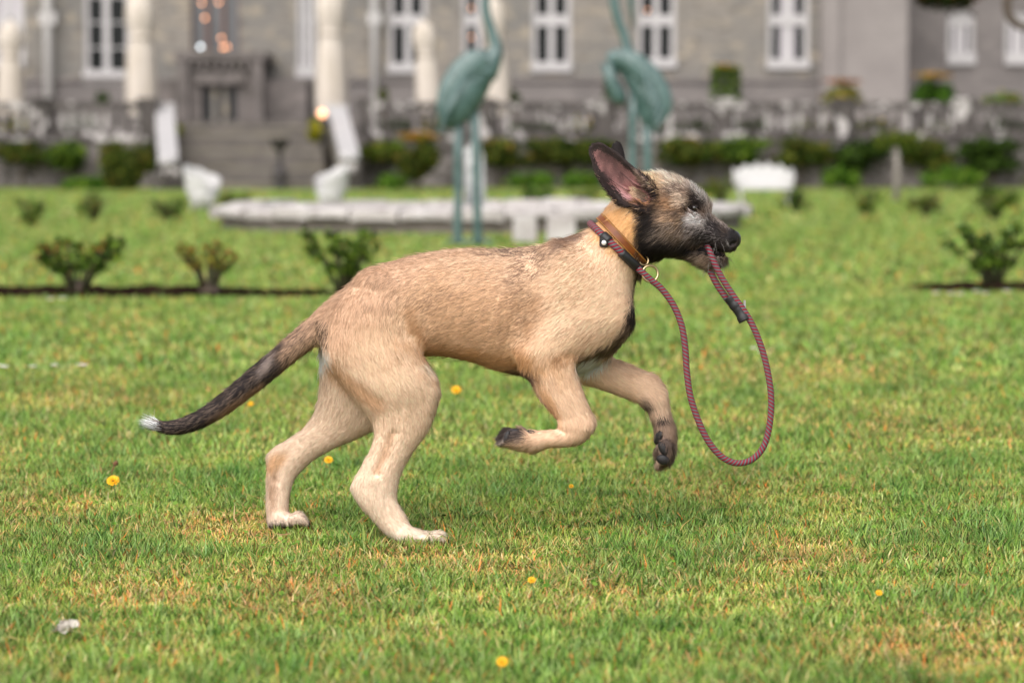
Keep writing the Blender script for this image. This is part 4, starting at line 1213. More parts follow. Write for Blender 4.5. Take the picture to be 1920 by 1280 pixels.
carve(rounds([(560, 828, 55, 6, 8), (530, 862, 62, 7, 8), (518, 900, 66, 5, 7)]), 8)
join(rounds([(1100, 797, -94, 10, 18), (1088, 812, -93, 11, 16)]), 8)    # wrist
join(rounds([(806, 735, -62, 13, 20), (800, 758, -63, 13, 18)]), 14)       # knee
join(rounds([(1048, 490, -48, 34, 30), (1085, 540, -62, 40, 26), (1130, 590, -55, 42, 28)]), 30)   # shoulder blade
join(rounds([(1048, 490, 48, 34, 30), (1085, 540, 62, 40, 26), (1130, 590, 55, 42, 28)]), 30)
join(rounds([(700, 540, -44, 36, 30), (690, 600, -60, 46, 30)]), 30)       # haunch
# hollows: behind the shoulder, the flank, the groove of the thigh, the lower leg tendon
carve(rounds([(1008, 540, -104, 22, 14), (990, 590, -104, 24, 14), (968, 630, -104, 20, 14)]), 16)
carve(rounds([(800, 560, -108, 36, 20), (805, 620, -104, 22, 18)]), 22)
carve(rounds([(628, 690, -108, 9, 12), (660, 722, -112, 11, 14), (705, 752, -113, 9, 12)]), 12)
carve(rounds([(738, 812, -96, 7, 9), (722, 850, -92, 9, 10), (706, 885, -89, 8, 9)]), 10)
carve(rounds([(800, 655, -95, 14, 20), (812, 690, -100, 12, 20)]), 12)
carve(rounds([(1064, 668, -118, 8, 12), (1090, 662, -106, 9, 12)]), 10)
# the ear: a thin leaf hollowed from the camera side
join(ear_f, 8)
join(ear_n, 7)
join(rounds([(1208, 384, -60, 9, 8), (1228, 376, -60, 6, 8)]), 8)
inner = ear_n.copy(); inner[:, 3] -= np.array([9, 9, 8, 7, 6]); inner[:, 2] -= np.array([9, 11, 9.5, 8, 6]); inner[:, 4] = np.array([17, 22, 19, 14, 9])
carve(inner, 4)
join(rounds([(1146, 338, -68, 2.5, 3), (1170, 352, -66, 3.5, 4), (1196, 366, -60, 4, 5)]), 4)      # folds inside the ear
join(rounds([(1160, 322, -70, 2, 3), (1182, 338, -66, 3, 4), (1204, 352, -60, 3, 5)]), 4)
carve(rounds([(1192, 362, -66, 9, 12), (1204, 360, -60, 6, 8)]), 5)        # ear canal
# eye socket and mouth slit
carve(rounds([(1296, 388, -56, 10, 10), (1308, 393, -50, 7, 10)]), 7)
carve(rounds([(1286, 464, -36, 2.0, 22), (1318, 466, -30, 2.0, 22), (1344, 470, 0, 2.0, 40), (1356, 474, 0, 2.6, 40), (1376, 478, 0, 5, 40)]), 2)
carve(rounds([(1372, 458, -22, 3.5, 8), (1377, 455, -17, 3, 6)]), 3)

field += 0.8                                          # room for the coat
# naive surface nets
neg = field < 0
cells = [neg[i:nx - 1 + i, j:ny - 1 + j, k:nw - 1 + k] for i in (0, 1) for j in (0, 1) for k in (0, 1)]
allin = np.logical_and.reduce(cells); anyin = np.logical_or.reduce(cells)
act = np.argwhere(anyin & ~allin)
vid = np.full((nx - 1, ny - 1, nw - 1), -1, dtype=np.int32)
vid[act[:, 0], act[:, 1], act[:, 2]] = np.arange(len(act))
corn = np.array([(i, j, k) for i in (0, 1) for j in (0, 1) for k in (0, 1)])
cv = np.stack([field[act[:, 0] + c[0], act[:, 1] + c[1], act[:, 2] + c[2]] for c in corn], axis=1)
acc = np.zeros((len(act), 3)); cnt = np.zeros(len(act))
for p in range(8):
    for q in range(p + 1, 8):
        if np.abs(corn[p] - corn[q]).sum() != 1: continue
        a_, b_ = cv[:, p], cv[:, q]
        m_ = (a_ < 0) != (b_ < 0)
        t_ = np.where(m_, a_ / np.where(m_, a_ - b_, 1), 0)
        acc += m_[:, None] * (corn[p] + t_[:, None] * (corn[q] - corn[p]))
        cnt += m_
bv = act + acc / cnt[:, None]
bv = bv * VOX + np.array([X0, Y0, W0])
quads = []
def qset(axis):
    sl0 = [slice(1, -1)] * 3; sl0[axis] = slice(0, -1)
    sl1 = list(sl0); sl1[axis] = slice(1, None)
    a_, b_ = neg[tuple(sl0)], neg[tuple(sl1)]
    for flip, m_ in ((False, a_ & ~b_), (True, ~a_ & b_)):
        e = np.argwhere(m_)
        o = np.ones(3, dtype=int); o[axis] = 0
        e = e + o
        u, v = [d for d in range(3) if d != axis]
        du = np.zeros(3, dtype=int); du[u] = 1
        dv = np.zeros(3, dtype=int); dv[v] = 1
        ids = [vid[tuple((e - s).T)] for s in (du + dv, dv, 0 * du, du)]
        qd = np.stack(ids, axis=1)
        if flip ^ (axis == 1): qd = qd[:, ::-1]
        quads.append(qd)
for ax in range(3): qset(ax)
quads = np.concatenate(quads)
quads = quads[(quads >= 0).all(axis=1)]
# two rounds of gentle smoothing
for it in range(3):
    s_ = np.zeros_like(bv); n_ = np.zeros(len(bv))
    for k in range(4):
        for d in (1, 3):
            np.add.at(s_, quads[:, k], bv[quads[:, (k + d) % 4]]); np.add.at(n_, quads[:, k], 1)
    bv = bv * 0.45 + 0.55 * s_ / np.maximum(n_, 1)[:, None]
rib = np.clip((bv[:, 0] - 835) / 40, 0, 1) * np.clip((985 - bv[:, 0]) / 30, 0, 1) * np.clip((bv[:, 1] - 520) / 40, 0, 1) * np.clip((685 - bv[:, 1]) / 40, 0, 1)
bv[:, 2] += np.sign(bv[:, 2]) * 0.55 * rib * np.sin((bv[:, 0] + (bv[:, 1] - 530) * .38 + 9 * np.sin(bv[:, 0] / 31)) / 25 * 6.283)   # ribs under the skin
bw = at_np(bv)                                       # body vertices in the world
e1 = bw[quads[:, 2]] - bw[quads[:, 0]]; e2 = bw[quads[:, 3]] - bw[quads[:, 1]]
fn = np.cross(e1, e2); fa = np.linalg.norm(fn, axis=1) / 2
fcen = bw[quads].mean(axis=1)
# make sure the winding looks outward (volume sign)
if (fcen * fn).sum(axis=1).sum() - (fcen.mean(axis=0) * fn).sum() < 0:
    quads = quads[:, ::-1].copy(); fn = -fn
vn = np.zeros_like(bw)
for k in range(4): np.add.at(vn, quads[:, k], fn)
vn /= np.linalg.norm(vn, axis=1)[:, None] + 1e-12

# --------------------------- coat colour as a function of place on the dog (photo-pixel frame)
def wob(x, y, w, s, seed):
    r = np.random.default_rng(seed)
    out = 0
    for k in range(6):
        d = r.normal(size=3); d /= np.linalg.norm(d)
        f = (0.6 + 0.9 * r.random()) / s
        out = out + np.sin((x * d[0] + y * d[1] + w * d[2]) * f * 6.28 + r.random() * 6.28)
    return out / 3.0

def blob(x, y, cx, cy, rx, ry, ang=0.0, soft=0.5, n=0):
    a = math.radians(ang)
    dx, dy = x - cx, y - cy
    u = (dx * math.cos(a) + dy * math.sin(a)) / rx
    v = (-dx * math.sin(a) + dy * math.cos(a)) / ry
    q = np.sqrt(u * u + v * v) + n
    return np.clip((1 + soft * .5 - q) / soft, 0, 1)

def capsule(x, y, pts, r):
    """soft mask along a polyline; r is a radius or one per point"""
    pts = np.array(pts, dtype=float)
    rr = np.full(len(pts), r, dtype=float) if np.isscalar(r) else np.array(r, dtype=float)
    q = np.full(x.shape, 9.0)
    for k in range(len(pts) - 1):
        a, b = pts[k], pts[k + 1]
        d = b - a
        t = np.clip(((x - a[0]) * d[0] + (y - a[1]) * d[1]) / (d @ d), 0, 1)
        q = np.minimum(q, np.hypot(x - a[0] - t * d[0], y - a[1] - t * d[1]) / (rr[k] + t * (rr[k + 1] - rr[k])))
    return q

def coat(P, rnd):
    x, y, w = P[:, 0], P[:, 1], P[:, 2]
    n1 = wob(x, y, w, 60, 1) * 0.14; n2 = wob(x, y, w, 22, 2) * 0.16; n3 = wob(x, y, w, 9, 3) * 0.2
    c = np.tile(np.array([[211., 178, 146]]), (len(x), 1))
    def lay(m, col, s=1.0):
        nonlocal c
        m = np.clip(m * s, 0, 1)[:, None]
        c = c * (1 - m) + np.array(col, dtype=float) * m
    n = n1 + n2
    leg = np.clip((y - 790) / 120, 0, 1) * (x < 900)
    lay(np.clip((y - 640) / 90, 0, 1) * (x < 860), (220, 190, 160), 0.6)
    lay(leg, (220, 194, 167), 0.85)
    lay(np.clip((y - 985) / 25, 0, 1) * (x > 700) * (x < 900), (224, 203, 182), 0.8)
    lay(np.clip((y - 955) / 15, 0, 1) * (x < 600), (215, 196, 178), 0.9)
    lay((w > 20) * (x < 700) * (y > 700), (214, 188, 162), 0.6)
    # warm coat tones with muscle shading painted in, dark tipped hair on the back
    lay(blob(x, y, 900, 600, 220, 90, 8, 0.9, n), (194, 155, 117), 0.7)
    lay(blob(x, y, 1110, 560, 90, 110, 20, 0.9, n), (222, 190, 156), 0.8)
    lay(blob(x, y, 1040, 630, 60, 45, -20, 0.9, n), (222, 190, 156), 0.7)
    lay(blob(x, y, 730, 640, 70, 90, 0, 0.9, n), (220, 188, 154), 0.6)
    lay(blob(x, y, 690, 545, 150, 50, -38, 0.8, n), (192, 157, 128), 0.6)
    back = np.clip(1 - (y - (455 + np.maximum(0, (760 - x)) * 0.62)) / 60, 0, 1) * (x > 560) * (x < 1100)
    lay(back * (rnd < 0.5), (128, 98, 76), 0.75)
    lay(blob(x, y, 990, 505, 46, 26, -35, 0.9, n * 1.5) * (rnd < 0.65), (112, 88, 72), 0.85)
    lay(blob(x, y, 962, 470, 55, 12, 0, 0.9, n) * (rnd < 0.6), (80, 64, 56), 0.9)
    lay(blob(x, y, 1068, 450, 36, 10, -28, 0.9, n), (84, 66, 56), 0.7)
    lay(blob(x, y, 985, 580, 36, 46, 10, 0.9, n) * (rnd < 0.6), (140, 108, 80), 0.7)
    lay(blob(x, y, 800, 565, 60, 16, -10, 0.9, n) * (rnd < 0.6), (140, 108, 82), 0.6)
    lay(blob(x, y, 860, 550, 220, 80, 8, 0.9, n * 1.6) * (rnd < 0.34), (140, 112, 90), 0.65)
    st_ = np.clip(wob(x + y * .35, y - x * .35, w, 34, 21) * .9 + .2, 0, 1) * (y < 700) * (x > 600) * (x < 1120)
    lay(st_ * (rnd < 0.45), (158, 124, 94), 0.5)
    lay(blob(x, y, 1100, 500, 40, 60, 20, 0.9, n) * (rnd < 0.35), (170, 132, 98), 0.6)
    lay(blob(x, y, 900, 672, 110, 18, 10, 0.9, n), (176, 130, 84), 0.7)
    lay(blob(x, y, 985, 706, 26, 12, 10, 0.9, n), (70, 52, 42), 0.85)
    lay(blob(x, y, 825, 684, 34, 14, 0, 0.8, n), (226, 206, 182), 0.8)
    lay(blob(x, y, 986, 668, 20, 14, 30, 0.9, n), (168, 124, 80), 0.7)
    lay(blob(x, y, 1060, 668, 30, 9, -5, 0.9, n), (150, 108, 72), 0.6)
    lay(np.clip((1.5 - capsule(x, y, [(612, 680), (655, 720), (705, 752)], 12) + n) / 1.0, 0, 1), (170, 130, 92), 0.6)  # grooves of thigh, flank, tendon and shoulder: crease shade painted as darker hair
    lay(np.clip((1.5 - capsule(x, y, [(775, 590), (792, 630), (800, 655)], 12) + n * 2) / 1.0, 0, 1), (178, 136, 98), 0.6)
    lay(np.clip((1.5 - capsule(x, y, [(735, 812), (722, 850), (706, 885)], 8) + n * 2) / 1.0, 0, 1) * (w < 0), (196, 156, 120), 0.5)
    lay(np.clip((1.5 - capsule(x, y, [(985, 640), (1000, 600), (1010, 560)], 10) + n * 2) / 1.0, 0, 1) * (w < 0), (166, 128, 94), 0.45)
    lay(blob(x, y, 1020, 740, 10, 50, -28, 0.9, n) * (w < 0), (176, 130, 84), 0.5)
    lay(blob(x, y, 603, 672, 12, 24, -8, 0.8, n), (232, 224, 214), 0.9)
    # dark front: throat, breast band, white breast
    lay(np.clip((1.15 - capsule(x, y, [(1214, 478), (1206, 512), (1197, 545), (1188, 580), (1184, 602)], [16, 14, 9, 7, 7]) + n) / .4, 0, 1), (44, 36, 33), 0.95)
    lay(np.clip((1.25 - capsule(x, y, [(1182, 606), (1160, 638), (1122, 664), (1092, 672)], [7, 9, 8, 5]) + n * 1.5) / .7, 0, 1), (72, 57, 48), 0.75)
    lay(blob(x, y, 1108, 684, 30, 13, -25, 0.7, n), (236, 226, 214), 0.95)
    # head
    head = np.clip((x + (y - 400) * 0.05 - 1196) / 14 + n * 2, 0, 1) * (y < 520)
    lay(head, (104, 85, 70), 0.93)
    lay(blob(x, y, 1165, 430, 52, 40, 45, 0.6, n) * (x < 1210), (212, 162, 106), 0.9)
    lay(blob(x, y, 1252, 328, 50, 24, 22, 0.8, n), (234, 214, 188), 0.95)
    lay(blob(x, y, 1225, 345, 26, 18, 20, 0.8, n), (222, 184, 138), 0.8)
    lay(blob(x, y, 1272, 362, 30, 16, 30, 0.9, n * 2) * (rnd < 0.6), (96, 80, 70), 0.8)
    lay(blob(x, y, 1256, 380, 24, 12, 15, 0.9, n), (158, 118, 82), 0.75)
    lay(blob(x, y, 1280, 376, 14, 12, 0, 0.9, n), (200, 180, 156), 0.8)
    lay(blob(x, y, 1312, 364, 32, 10, 57, 0.9, n), (226, 214, 200), 0.93)
    lay(blob(x, y, 1256, 410, 30, 18, 5, 0.9, n * 2) * (rnd < 0.7), (186, 154, 122), 0.8)
    lay(blob(x, y, 1226, 400, 16, 28, 10, 0.8, n), (74, 60, 52), 0.75)
    lay(blob(x, y, 1218, 428, 15, 48, 4, 0.7, n), (36, 30, 29), 0.93)
    lay(blob(x, y, 1226, 455, 28, 36, 15, 0.7, n), (34, 29, 28), 0.95)
    lay(blob(x, y, 1262, 462, 46, 17, 8, 0.7, n), (38, 33, 32), 0.92)
    lay(blob(x, y, 1262, 432, 34, 16, -10, 0.9, n * 2) * (rnd < 0.6), (150, 132, 116), 0.75)
    lay(blob(x, y, 1336, 436, 48, 26, 22, 0.7, n), (44, 39, 39), 0.93)
    lay(blob(x, y, 1340, 442, 42, 20, 25, 0.9, n * 3) * (rnd < 0.36), (140, 130, 126), 0.75)
    lay(blob(x, y, 1309, 413, 21, 11, 12, 0.8, n), (222, 213, 205), 0.95)
    lay(blob(x, y, 1298, 430, 26, 9, -20, 0.9, n * 2) * (rnd < 0.7), (166, 154, 146), 0.8)
    lay(blob(x, y, 1345, 411, 30, 6, 34, 0.9, n), (180, 165, 150), 0.85)
    lay(blob(x, y, 1309, 380, 20, 8, 58, 0.7, n), (38, 31, 29), 0.93)
    lay(blob(x, y, 1300, 391, 17, 8, 20, 0.6, n * .5), (36, 29, 27), 0.95)
    lay(blob(x, y, 1366, 462, 16, 10, 0, 0.9, n), (78, 70, 68), 0.7)
    lay(blob(x, y, 1376, 440, 12, 14, 20, 0.6, 0), (34, 31, 32), 0.95)
    lay(blob(x, y, 1318, 494, 34, 12, 14, 0.8, n * 2), (150, 130, 110), 0.9)
    lay(blob(x, y, 1290, 484, 22, 8, 12, 0.8, n), (88, 74, 64), 0.8)
    lay(blob(x, y, 1348, 490, 12, 10, 0, 0.8, n), (140, 128, 118), 0.8)
    lay(capsule(x, y, [(1288, 466), (1322, 470), (1352, 476)], [5, 6, 7]) < 1 + n * .5, (24, 19, 18), 0.95)
    # ears
    q = capsule(x, y, [(1211, 370), (1187, 356), (1161, 331), (1137, 306), (1123, 291)], [22, 30, 30, 23, 13])
    ear = ((q < 1.25) & (w < -50)) | ((y < 330) & (x < 1200))
    lay(ear * 1.0, (44, 35, 34), 0.96)
    lay(((q < 0.66 + n * .5) & (w < -50) & (y - 350 < (x - 1130) * .9)) * 1.0, (158, 112, 106), 0.9)
    lay(((q < 0.72) & (w < -50)) * blob(x, y, 1148, 308, 36, 22, 42, 0.9, n * 2), (74, 54, 52), 0.8)
    lay(((q < 0.7) & (w < -50)) * blob(x, y, 1172, 366, 26, 8, 20, 0.8, n), (206, 158, 154), 0.85)
    lay(((q < 0.8) & (w < -50)) * blob(x, y, 1194, 362, 14, 8, 20, 0.8, n), (122, 62, 60), 0.85)
    lay(((q > 0.6) & (w < -50)) * blob(x, y, 1204, 340, 22, 8, 48, 0.8, n * 2), (176, 150, 130), 0.8)
    lay(((q > 0.5) & (w < -50)) * blob(x, y, 1214, 378, 20, 9, -8, 0.8, n * 2), (170, 124, 78), 0.85)
    lay(((x < 1200) & (y < 330) & (w > 10)) * 1.0, (26, 20, 19), 0.97)
    # tail
    tl = np.clip((612 - x) / 90 + n, 0, 1) * (y > 560) * (y < 830) * (np.abs(w) < 45) * (y < 780 + (520 - x) * 0.3)
    lay(tl, (150, 122, 100), 0.8)
    lay(tl * (rnd < 0.4), (58, 48, 44), 0.85)
    dk = np.clip((536 - x) / 18 + n * 2, 0, 1) * tl
    lay(dk, (40, 35, 36), 0.93)
    lay(dk * (rnd < 0.22), (138, 118, 100), 0.8)
    lay(tl * blob(x, y, 505, 680, 26, 7, -60, 0.9, n), (166, 150, 138), 0.8)
    lay(tl * np.clip((x - 370) / 60, 0, 1) * np.clip((y - (776 - (x - 400) * 0.72)) / 8, 0, 1) * (x > 395) * (x < 500), (164, 128, 98), 0.8)
    lay(((x < 303) & (y > 740)) * 1.0, (240, 236, 232), 1.0)
    lay((capsule(x, y, [(606, 606), (606, 640)], 9) < 1 + n) * (rnd < 0.6), (58, 44, 36), 0.8)
    # paws
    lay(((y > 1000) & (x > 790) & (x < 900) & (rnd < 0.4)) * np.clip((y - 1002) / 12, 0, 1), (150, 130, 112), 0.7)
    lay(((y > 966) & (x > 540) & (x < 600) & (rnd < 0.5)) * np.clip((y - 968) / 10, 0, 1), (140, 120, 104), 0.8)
    npw = (w < -40) * (y > 790) * (x < 1020) * (x > 900)
    lay(npw * np.clip((990 - x + n * 40) / 14, 0, 1) * np.clip((836 - y + n * 20) / 8, 0, 1), (52, 45, 43), 0.92)
    lay(npw * blob(x, y, 940, 832, 7, 9, 0, 1.0, n * 2), (210, 196, 182), 0.7)
    fpw = (w > 10) * (x > 1190)
    lay(fpw * np.clip((y - 700) / 60, 0, 1), (206, 178, 150), 0.8)
    lay(fpw * np.clip((y - 772 + n * 30) / 18, 0, 1), (150, 126, 106), 0.85)
    lay(fpw * blob(x, y, 1246, 845, 16, 26, 0, 0.8, n * 2), (78, 66, 60), 0.85)
    lay(fpw * blob(x, y, 1212, 758, 14, 9, 30, 0.8, n), (92, 78, 70), 0.85)
    lay(fpw * blob(x, y, 1242, 784, 12, 6, 0, 0.8, n), (48, 40, 38), 0.9)
    lay((w > 10) * (x < 600) * (y > 850) * blob(x, y, 512, 910, 8, 40, 5, 0.9, n), (158, 128, 102), 0.7)
    lay((w > 10) * (x < 640) * (y > 800) * blob(x, y, 515, 866, 30, 14, -35, 0.9, n), (196, 150, 104), 0.6)
    lay((w > 10) * (x < 580) * (y > 900) * blob(x, y, 520, 985, 24, 8, 0, 0.9, n), (50, 44, 42), 0.9)
    c *= (1 + n3[:, None] * 0.12) * np.array([1.005, 1.0, 1.03])
    return np.clip(c, 8, 250)

M_BODY = mat("dog_skin_and_undercoat", attr="Col", rough=0.8, spec=0.15, sheen=0.15)
M_FUR = mat("dog_fur", attr="Col", rough=0.62, spec=0.22)
nt_ = M_FUR.node_tree                                   # hair lets part of the light through
tr_ = nt_.nodes.new("ShaderNodeBsdfTranslucent"); mx_ = nt_.nodes.new("ShaderNodeMixShader")
mx_.inputs[0].default_value = 0.25
nt_.links.new([n_ for n_ in nt_.nodes if n_.type == 'ATTRIBUTE'][0].outputs["Color"], tr_.inputs["Color"])
nt_.links.new(nt_.nodes["Principled BSDF"].outputs[0], mx_.inputs[1]); nt_.links.new(tr_.outputs[0], mx_.inputs[2])
nt_.links.new(mx_.outputs[0], nt_.nodes["Material Output"].inputs[0])
two_sided(M_FUR)
dog = empty("dog", (-0.2, 4.93, 0.0))
tag(dog, "fawn wolfhound puppy with dark face trotting over the lawn, carrying its lead", "dog")
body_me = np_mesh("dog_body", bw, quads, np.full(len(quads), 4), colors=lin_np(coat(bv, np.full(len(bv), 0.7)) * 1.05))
body = link_mesh("body", body_me, M_BODY, dog)
dog_bvh = BVHTree.FromPolygons([Vector(p) for p in bw], quads.tolist())

# --------------------------- fur: short hairs combed along the limbs
flows = []
def flow(ch, rev=False, bias=(0, 0, 0), wt=1.0):
    c = catmull(ch, 3)
    t = np.gradient(c[:, :3], axis=0)
    t /= np.linalg.norm(t, axis=1)[:, None] + 1e-9
    if rev: t = -t
    t = t + np.array(bias)
    for p, d in zip(c, t): flows.append((*p[:3], *(d / np.linalg.norm(d)), max(p[3], 12) * wt))
flow(torso[1:], True, (0, 0.45, 0)); flow(neck, True, (0, 0.35, 0)); flow(skull, True, (0, 0.28, 0)); flow(jaw, True, (0, 0.5, 0))
flow(tail); flow(thigh_n); flow(thigh_f); flow(paw_n); flow(paw_f); flow(arm_n, False, (-.2, .4, 0)); flow(fore_n); flow(arm_f); flow(fore_f)
flow(ear_n, False, (0, 0, 0), 0.8); flow(ear_f)
flow(rounds([(1160, 530, 0, 60, 40), (1150, 640, 0, 40, 40)]))
FL = np.array(flows)

def flow_dir(P):
    out = np.zeros((len(P), 3))
    for s in range(0, len(P), 20000):
        p = P[s:s + 20000]
        d2 = ((p[:, None, :] - FL[None, :, :3]) ** 2).sum(axis=2) / FL[None, :, 6] ** 2
        wt = 1.0 / (d2 + 0.05) ** 3
        out[s:s + 20000] = (wt[:, :, None] * FL[None, :, 3:6]).sum(axis=1)
    return out / (np.linalg.norm(out, axis=1)[:, None] + 1e-9)

PADS = [(1235, 820, 9, 16, 25, 1), (1243, 840, 8, 14, -25, 1), (1243, 861, 13, 10, 20, 1.5), (950, 818, 5, 12, 20, .5), (967, 807, 11, 5, -10, .5), (996, 810, 8, 5, 5, .5)]
N_HAIR = 310000
area_w = fa.copy()
fpx = bv[quads].mean(axis=1)
fnn = fn / (np.linalg.norm(fn, axis=1)[:, None] + 1e-12)
area_w *= np.where(fnn[:, 1] > 0.55, 0.35, 1.0)                     # the far flank needs fewer
area_w *= np.where((fpx[:, 0] > 1195) & (fpx[:, 1] < 515), 2.2, 1.0)  # the face is closer haired
area_w *= np.where((fpx[:, 0] > 1105) & (fpx[:, 0] < 1215) & (fpx[:, 1] < 382) & (fpx[:, 2] < -50), 0.9, 1.0)
pick = rng.choice(len(quads), size=N_HAIR, p=area_w / area_w.sum())
bu = rng.random((N_HAIR, 2))
qv = quads[pick]
def bil(A):
    a = A[qv]
    u, v = bu[:, 0][:, None], bu[:, 1][:, None]
    return a[:, 0] * (1 - u) * (1 - v) + a[:, 1] * u * (1 - v) + a[:, 2] * u * v + a[:, 3] * (1 - u) * v
root_px, root, nrm = bil(bv), bil(bw), bil(vn)
nrm /= np.linalg.norm(nrm, axis=1)[:, None]
rx_, ry_, rw_ = root_px.T
cell = np.round(root_px / 6.0).astype(np.int64)          # comb direction per 6-pixel cell
key = (cell[:, 0] * 4096 + cell[:, 1]) * 4096 + cell[:, 2] + 2048
_u, first, inv = np.unique(key, return_index=True, return_inverse=True)
fd = flow_dir(root_px[first])[inv.ravel()]
fdw = np.stack([fd[:, 0], fd[:, 2], -fd[:, 1]], axis=1)              # picture frame -> world axes
# clumps: nearby hairs lean the same way
lean = np.stack([wob(rx_, ry_, rw_, 26, 11), wob(rx_, ry_, rw_, 26, 12), wob(rx_, ry_, rw_, 26, 13)], axis=1) * 0.16
fdw = fdw + lean + rng.normal(size=(N_HAIR, 3)) * 0.13
fdw -= nrm * (fdw * nrm).sum(axis=1)[:, None]
fdw /= np.linalg.norm(fdw, axis=1)[:, None] + 1e-9
facing_ear = (rx_ > 1105) & (rx_ < 1215) & (ry_ < 390) & (rw_ < -52) & (ry_ < 345 + (rx_ - 1150) * 0.6)
leng = np.full(N_HAIR, 13.5)
leng = np.where((ry_ > 800), 9.5, leng)
leng = np.where((ry_ > 990) & (rx_ > 770) | ((ry_ > 955) & (rx_ > 540) & (rx_ < 600)), 8.0, leng)
leng = np.where((rx_ > 1195) & (ry_ < 515), 14.0, leng)
leng = np.where((rx_ > 1335) & (ry_ < 480), 7.0, leng)
leng = np.where((rx_ > 1366) & (ry_ < 462), 2.5, leng)
leng = np.where((rx_ > 1290) & (ry_ > 478) & (ry_ < 520), 13.0, leng)
leng = np.where(facing_ear | ((rx_ < 1200) & (ry_ < 335)), 5.0, leng)
leng = np.where(blob(rx_, ry_, 1301, 391, 15, 9, 20, 0.2, 0) > 0.5, 1.2, leng)
leng = np.where((rx_ < 560) & (ry_ > 620) & (ry_ < 830) & (rx_ < 500 + (ry_ < 800) * 60), 15.0, leng)
leng = np.where(rx_ < 306, 30.0, leng)
leng = np.where((rx_ > 780) & (rx_ < 880) & (ry_ > 660) & (ry_ < 700), 18.0, leng)
leng = np.where((rx_ > 1085) & (rx_ < 1190) & (ry_ > 590) & (ry_ < 700) & (rw_ < 60), 17.0, leng)
leng = np.where((rx_ > 930) & (rx_ < 1010) & (ry_ > 795) & (rw_ < -40), 13.0, leng)
leng = np.where((rx_ > 1195) & (ry_ > 690), 15.0, leng)
leng *= 0.65 + 0.7 * rng.random(N_HAIR)
for (px, py, ra, rb, ag, _l) in PADS:                     # bare skin under the pads
    leng = np.where((blob(rx_, ry_, px, py, ra, rb, ag, 0.1) > 0.5) & (np.abs(rw_) < 125) & ((rw_ < -70) | (rw_ > 0)), 1.2, leng)
lift = np.where(rx_ < 306, 0.5, 0.06 + 0.08 * rng.random(N_HAIR))
lift = np.where((rx_ > 1195) & (ry_ < 515), 0.28 + 0.34 * rng.random(N_HAIR), lift)
stray = rng.random(N_HAIR) < np.where((rx_ > 1195) & (ry_ < 515), 0.24, 0.035)
lift = np.where((rx_ < 590) & (ry_ > 600) & (ry_ < 830) & (np.abs(rw_) < 45), 0.14 + 0.22 * rng.random(N_HAIR), lift)
lift = np.where((rx_ > 1085) & (rx_ < 1200) & (ry_ > 590) & (ry_ < 700) & (rw_ < 60), 0.15 + 0.25 * rng.random(N_HAIR), lift)
lift = np.where(((rx_ > 930) & (rx_ < 1010) & (ry_ > 795)) | ((rx_ > 1195) & (ry_ > 740)), 0.25 + 0.3 * rng.random(N_HAIR), lift)
lift = np.where(((ry_ > 990) & (rx_ > 790) & (rx_ < 900)) | ((ry_ > 950) & (rx_ > 540) & (rx_ < 600)), 0.2 + 0.35 * rng.random(N_HAIR), lift)
lift = np.where(stray, lift + 0.32, lift)
leng = np.where(stray & (leng > 6) & (rx_ > 306), leng * 1.35, leng)
dirv = fdw + nrm * lift[:, None]
dirv /= np.linalg.norm(dirv, axis=1)[:, None]
Lm = (leng * PXM)[:, None]
wid = np.where((rx_ > 1195) & (ry_ < 515), 0.58, 0.46) * (0.7 + 0.6 * rng.random(N_HAIR)) * PXM
side = np.cross(nrm, dirv)
side /= np.linalg.norm(side, axis=1)[:, None] + 1e-9
ang = rng.normal(size=N_HAIR) * 0.55
side = side * np.cos(ang)[:, None] + np.cross(dirv, side) * np.sin(ang)[:, None]
# geometric faces must look outward
gn = np.cross(side, dirv)
side *= np.sign((gn * nrm).sum(axis=1))[:, None]
sw = side * wid[:, None]
mid = root + dirv * Lm * 0.5
tip = mid + (dirv + fdw * 0.35 - nrm * 0.10) / 1.3 * Lm * 0.55
base = root - nrm * 0.0012
HV = np.stack([base - sw, base + sw, mid + sw * 0.8, mid - sw * 0.8, tip], axis=1).reshape(-1, 3)
ids = np.arange(N_HAIR)[:, None] * 5
quad_i = ids + np.array([[0, 1, 2, 3]]); tri_i = ids + np.array([[3, 2, 4]])
flat = np.concatenate([quad_i, tri_i], axis=1).ravel()
lt = np.tile(np.array([4, 3]), N_HAIR)
rnd = rng.random(N_HAIR)
face = (rx_ > 1195) & (ry_ < 515)
vary = np.where(face, 0.5, 0.17)
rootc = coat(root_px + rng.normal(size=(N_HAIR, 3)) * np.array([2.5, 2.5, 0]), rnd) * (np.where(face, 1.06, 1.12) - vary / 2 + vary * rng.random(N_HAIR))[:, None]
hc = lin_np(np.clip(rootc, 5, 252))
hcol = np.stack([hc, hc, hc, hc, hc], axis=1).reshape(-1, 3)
hn = nrm + rng.normal(size=(N_HAIR, 3)) * 0.13 + dirv * 0.10
hn /= np.linalg.norm(hn, axis=1)[:, None]
fur_me = np_mesh("dog_fur", HV, flat, lt, colors=np.minimum(hcol, 0.9), normals=np.repeat(hn, 5, axis=0))
fur = link_mesh("fur", fur_me, M_FUR, dog)
tag(fur, kind="stuff")

def surf(px, py, near=True):
    """first point of the dog's skin seen at a photo pixel, and its normal"""
    p = at(px, py, 8.0); o = Vector((0, 0, CAM_H))
    d = (p - o).normalized()
    loc, n_, i_, dist = dog_bvh.ray_cast(o, d)
    return loc, n_

